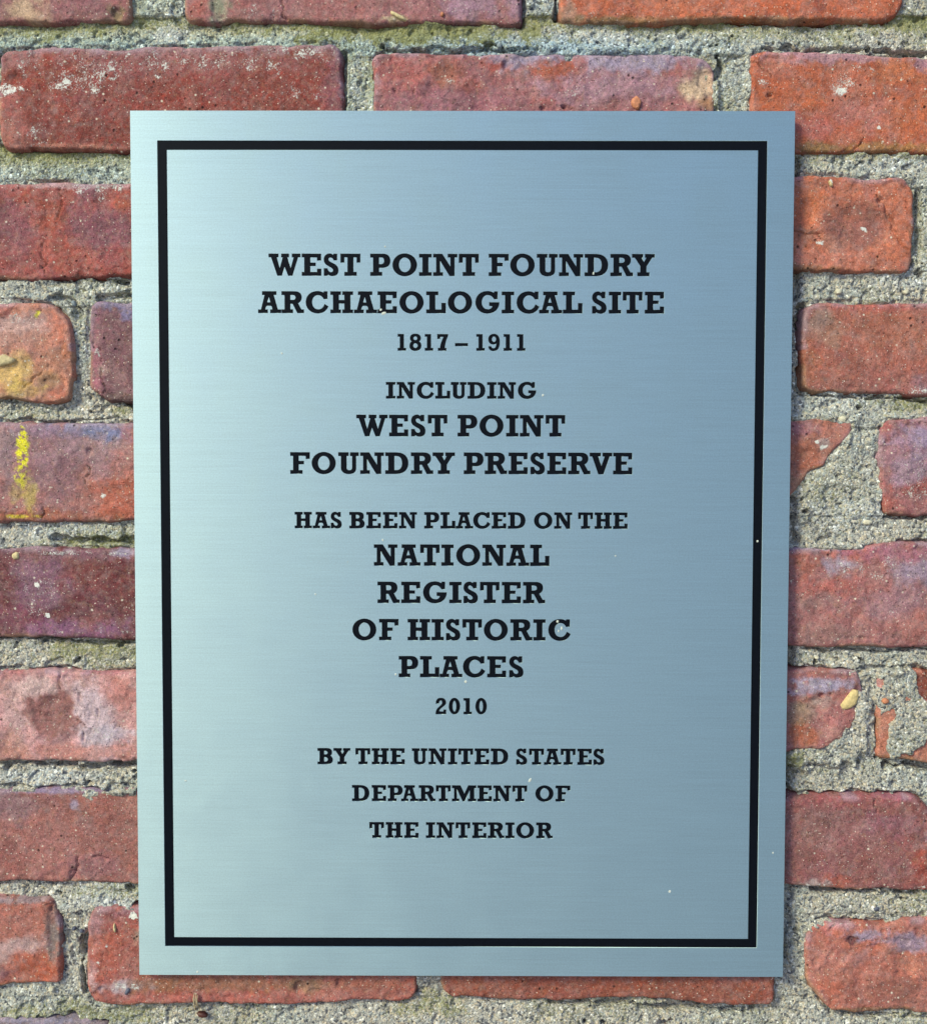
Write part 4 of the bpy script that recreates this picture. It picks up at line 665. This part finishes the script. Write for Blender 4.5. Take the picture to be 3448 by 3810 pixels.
LINES = [  # text, left edges of the letters, (x, top, base) near the left, the same near the right
 ("WEST POINT FOUNDRY", [999.9, 1123.2, 1204.7, 1266.9, 1377.5, 1460.2, 1558.9, 1611.2, 1706.5, 1817.5, 1897.4, 1996.2, 2078.8, 2173.8, 2269.5, 2349.7], (1000, 943.2, 1025.7), (2435, 945.3, 1027.9)),
 ("ARCHAEOLOGICAL SITE", [960.9, 1047.9, 1137.5, 1229.3, 1317.2, 1404.9, 1486, 1585.6, 1665.9, 1767.7, 1865.9, 1920.9, 2004.9, 2093, 2201.3, 2263.6, 2315.4, 2397.4], (960, 1083.2, 1164.5), (2470, 1085.5, 1167)),
 ("1817 - 1911", [1479.4, 1523.2, 1580.2, 1626.6, 1692.5, 1771.7, 1816, 1873, 1922.7], (1479, 1242.9, 1304.7), (1954, 1243.1, 1305.2)),
 ("INCLUDING", [1435.8, 1475.9, 1549.9, 1619.1, 1676.8, 1738.9, 1811.6, 1851.1, 1925.6], (1435, 1421, 1483), (1994, 1421.8, 1483.8)),
 ("WEST POINT", [1325.9, 1447.5, 1529.2, 1591.4, 1701.9, 1783.3, 1882.3, 1933.3, 2028.9], (1326, 1543, 1623.4), (2103, 1544, 1624.3)),
 ("FOUNDRY PRESERVE", [1080.3, 1160.1, 1258.7, 1340.1, 1433.3, 1528.5, 1609.1, 1724.9, 1802.8, 1891.1, 1972.4, 2034.6, 2112.6, 2192.3, 2279.7], (1080, 1682.3, 1762.6), (2350, 1684.6, 1765.3)),
 ("HAS BEEN PLACED ON THE", [1096.8, 1163.6, 1230.7, 1299.8, 1363.1, 1424.5, 1484, 1578, 1638.6, 1694.6, 1759.5, 1828.6, 1888.8, 1985.9, 2060.7, 2149.7, 2211.1, 2279.4], (1096, 1904.3, 1965), (2335, 1907, 1968.6)),
 ("NATIONAL", [1391.1, 1479.4, 1563, 1641.7, 1697, 1794, 1883.4, 1971.3], (1391, 2025.6, 2105), (2042, 2026.2, 2106)),
 ("REGISTER", [1404.5, 1492.8, 1573.4, 1671.2, 1723.8, 1785.2, 1866.2, 1944.8], (1404, 2164.3, 2243.5), (2030, 2165.3, 2245.3)),
 ("OF HISTORIC", [1311.4, 1410.3, 1516.4, 1605.3, 1658.8, 1720, 1799.6, 1897.7, 1983.1, 2038.3], (1311, 2302.8, 2381.8), (2120, 2304.2, 2384)),
 ("PLACES", [1483.3, 1562.5, 1634.2, 1721.4, 1811.9, 1893.5], (1483, 2441, 2519.6), (1946, 2441.5, 2520.6)),
 ("2010", [1620.2, 1669.1, 1724.2, 1768.3], (1620, 2597.2, 2657.7), (1812, 2597.7, 2658.2)),
 ("BY THE UNITED STATES", [1181.8, 1241, 1322.6, 1383.1, 1451.8, 1532.2, 1594.2, 1666, 1704.6, 1765.4, 1825, 1919.6, 1967.5, 2023, 2085, 2146.8, 2206.8], (1181, 2783, 2843.4), (2248, 2786.2, 2846.4)),
 ("DEPARTMENT OF", [1309.7, 1383, 1442.9, 1492.3, 1557.5, 1621.5, 1681, 1775.8, 1834.5, 1905.5, 1991, 2066], (1310, 2921.4, 2981), (2121, 2922.6, 2982.6)),
 ("THE INTERIOR", [1374.4, 1435.1, 1504, 1584.6, 1623.9, 1694.8, 1756.3, 1814.3, 1879.7, 1919.7, 1993.7], (1374, 3058.9, 3117.9), (2057, 3060.2, 3119.2)),
]
PW, PH = 0.2, 0.53066039 / 2
plaque = thing('plaque', 'brushed steel historic site plaque with black lettering and border, fixed to the brick wall', 'plaque', (0, 0, 0))

def curve_obj_mesh(name, contours, extrude, bevel, offset=0.0, bres=0):
    cu = bpy.data.curves.new(name, 'CURVE'); cu.dimensions = '2D'; cu.fill_mode = 'BOTH'
    cu.extrude = extrude; cu.bevel_depth = bevel; cu.bevel_resolution = bres; cu.offset = offset
    for c in contours:
        sp = cu.splines.new('POLY'); sp.points.add(len(c) - 1)
        for i, (a, b) in enumerate(c): sp.points[i].co = (a, b, 0, 1)
        sp.use_cyclic_u = True
    ob = bpy.data.objects.new(name, cu); COL.objects.link(ob)
    bpy.context.view_layer.update()
    dg = bpy.context.evaluated_depsgraph_get()
    me = bpy.data.meshes.new_from_object(ob.evaluated_get(dg)); me.name = name
    bpy.data.objects.remove(ob); bpy.data.curves.remove(cu)
    co = np.zeros(len(me.vertices) * 3, np.float32); me.vertices.foreach_get('co', co); co = co.reshape(-1, 3)
    new = np.stack([co[:, 0], -co[:, 2], co[:, 1]], 1)          # (x, y, z) -> stand upright, +z of the curve towards the viewer
    me.vertices.foreach_set('co', new.ravel()); me.update()
    return me

def plane_rect(pxs):
    P = [to_plane(x, y, 0.0) for x, y in pxs]
    xs_ = [float(p[0]) for p in P]; zs_ = [float(p[1]) for p in P]
    return ((xs_[0] + xs_[3]) / 2, (xs_[1] + xs_[2]) / 2, (zs_[2] + zs_[3]) / 2, (zs_[0] + zs_[1]) / 2)   # x0 x1 z0 z1
bo = plane_rect([(585, 522), (2854, 525), (2813, 3528), (615.6, 3518)])
bi = plane_rect([(621, 557), (2818, 560), (2782, 3493), (650, 3487)])
rc = lambda r: [(r[0], r[2]), (r[1], r[2]), (r[1], r[3]), (r[0], r[3])]
holes = [rc(bo), rc(bi)]; placed = []
for text, xs_, lft, rgt in LINES:
    zb = (float(to_plane(lft[0], lft[2], 0)[1]) + float(to_plane(rgt[0], rgt[2], 0)[1])) / 2
    zt = (float(to_plane(lft[0], lft[1], 0)[1]) + float(to_plane(rgt[0], rgt[1], 0)[1])) / 2
    s = (zt - zb) / 100.0; chars = [c for c in text if c != ' ']
    assert len(chars) == len(xs_), text
    prev = None
    for ch, xp in zip(chars, xs_):
        yl = lft[2] + (rgt[2] - lft[2]) * (xp - lft[0]) / (rgt[0] - lft[0])
        xw = float(to_plane(xp, yl, 0)[0])
        if prev is not None:                       # neighbours may nest but never overlap
            for bi_ in range(12):
                a_, b2_ = PROF[prev[0]][1][bi_], PROF[ch][0][bi_]
                if a_ is not None and b2_ is not None: xw = max(xw, prev[1] + a_ * s + 0.00016 - b2_ * s)
        prev = (ch, xw)
        placed.append((ch, xw, zb, s))
        for c in GC[ch]: holes.append([(xw + a * s, zb + b * s) for a, b in c])
CH = 0.00006
front = curve_obj_mesh('plate', [[(-PW, -PH), (PW, -PH), (PW, PH), (-PW, PH)]] + holes, 0.0006, CH, -CH)
# the front sheet sits between y = 0 and y = 0.0014, a solid back plate behind it
link('face_plate', front, METAL, plaque, (0, 0.0006 + CH, 0))
link('back_plate', box_mesh('back_plate', -PW + 0.0003, PW - 0.0003, 0.0016, 0.0042, -PH + 0.0003, PH - 0.0003), METAL, plaque)
link('border', curve_obj_mesh('border', [rc((bo[0] + .00006, bo[1] - .00006, bo[2] + .00006, bo[3] - .00006)), rc((bi[0] - .00006, bi[1] + .00006, bi[2] - .00006, bi[3] + .00006))], 0.0004, 0.0002, -0.0002), INK, plaque, (0, 0.0010, 0))
cache = {}
for ch, xw, zb, s in placed:
    if ch not in cache:
        cache[ch] = curve_obj_mesh('letter', GC[ch], 3.5, 4.0, -4.0, 1); cache[ch].materials.append(INK)
    o = link('letter', cache[ch], INK, plaque, (xw, 0.0010, zb)); o.scale = (s, s * 0.7, s)
# stand-off studs between plaque and wall
def cyl(name, r, y0, y1, n=20):
    v = [(r * math.cos(2 * math.pi * i / n), y, r * math.sin(2 * math.pi * i / n)) for y in (y0, y1) for i in range(n)]
    f = [(i, (i + 1) % n, n + (i + 1) % n, n + i) for i in range(n)] + [tuple(range(n))[::-1], tuple(range(n, 2 * n))]
    me = bpy.data.meshes.new(name); me.from_pydata(v, [], f); return me
stud = cyl('mounting_stud', 0.004, 0.0042, 0.03); stud.materials.append(METAL)
for sx in (-1, 1):
    for sz in (-1, 1): link('mounting_stud', stud, METAL, plaque, (sx * 0.165, 0, sz * 0.23))
# dried specks on the steel
SPECK = simple('dried_dirt', (0.50, 0.51, 0.48), 0.8, 0.25, 2000)
def plink(name, me, mat, origin): return link(name, me, mat, plaque, (origin[0], 0.0, origin[2]))
for k, (px, py, rx, ry) in enumerate([(1437, 928, 4, 5), (1432, 1173, 11, 7), (1421, 1160, 6, 5), (1058, 1320, 4, 5), (2016, 1474, 6, 5),
    (2201, 1026, 7, 4), (1428, 2006, 6, 4), (1181, 2205, 5, 3), (1299, 2086, 2, 3), (2069, 2305, 6, 6), (2084, 2330, 5, 9), (2073, 2340, 3, 7), (1732, 2526, 6, 7), (1476, 2499, 5, 5), (1968, 2888, 12, 6), (2282, 2064, 3, 5),
    (2481, 3297, 7, 6), (748, 3592, 5, 5), (905, 3457, 3, 3), (2803, 2010, 5, 5), (705, 2890, 6, 3), (2860, 3155, 4, 4)]):
    pebble('dirt_speck', px, py, rx * 0.8, ry * 0.8, 0.3 * k, 0.00018, 0.0, SPECK, plink, 300 + k)

# ---------------------------------------------------------------- dead stem under the plaque
twig = thing('dead_stem', 'thin pale splintered dead plant stem poking out just below the lower left of the plaque', 'twig', (float(to_plane(733, 3680, YB)[0]), YB - 0.002, float(to_plane(733, 3755, YB)[1])))
def tube(name, pts, rad, mat):
    v = []; f = []; n = 6
    for i, (p, r) in enumerate(zip(pts, rad)):
        for k in range(n):
            a = 2 * math.pi * k / n; v.append((p[0] + r * math.cos(a), p[1] + r * math.sin(a), p[2]))
    for i in range(len(pts) - 1):
        for k in range(n): f.append((i * n + k, i * n + (k + 1) % n, (i + 1) * n + (k + 1) % n, (i + 1) * n + k))
    f.append(tuple(range(n))[::-1]); f.append(tuple(range((len(pts) - 1) * n, len(pts) * n)))
    me = bpy.data.meshes.new(name); me.from_pydata(v, [], f); me.polygons.foreach_set('use_smooth', [True] * len(f))
    return link(name, me, mat, twig)
STRAW = simple('dry_straw', tuple(lin((190, 170, 140)) * 0.7), 0.8, 0.3, 800, 0.0003)
u = PXM
for (dx, top, bot, r) in ((-5, 74, -2, 3.2), (2, 70, 10, 3.0), (7, 66, 0, 2.6), (-1, 30, -12, 2.4)):
    tube('strand', [((dx + 2) * u, 0.004, bot * u), (dx * u, -0.001, (bot + 20) * u), ((dx - 1) * u, -0.0025, (top - 20) * u), ((dx + 1) * u, -0.0015, top * u)], [r * u * .6, r * u, r * u, r * u * .4], STRAW)
def dlink(name, me, mat, origin): return link(name, me, mat, twig, (origin[0] - twig.location[0], origin[1] - twig.location[1], origin[2] - twig.location[2]))
pebble('seed_husk', 752, 3776, 20, 11, -0.2, 0.0018, -0.0005, simple('dark_husk', (0.07, 0.018, 0.014), 0.5, 0.3), dlink, 77)
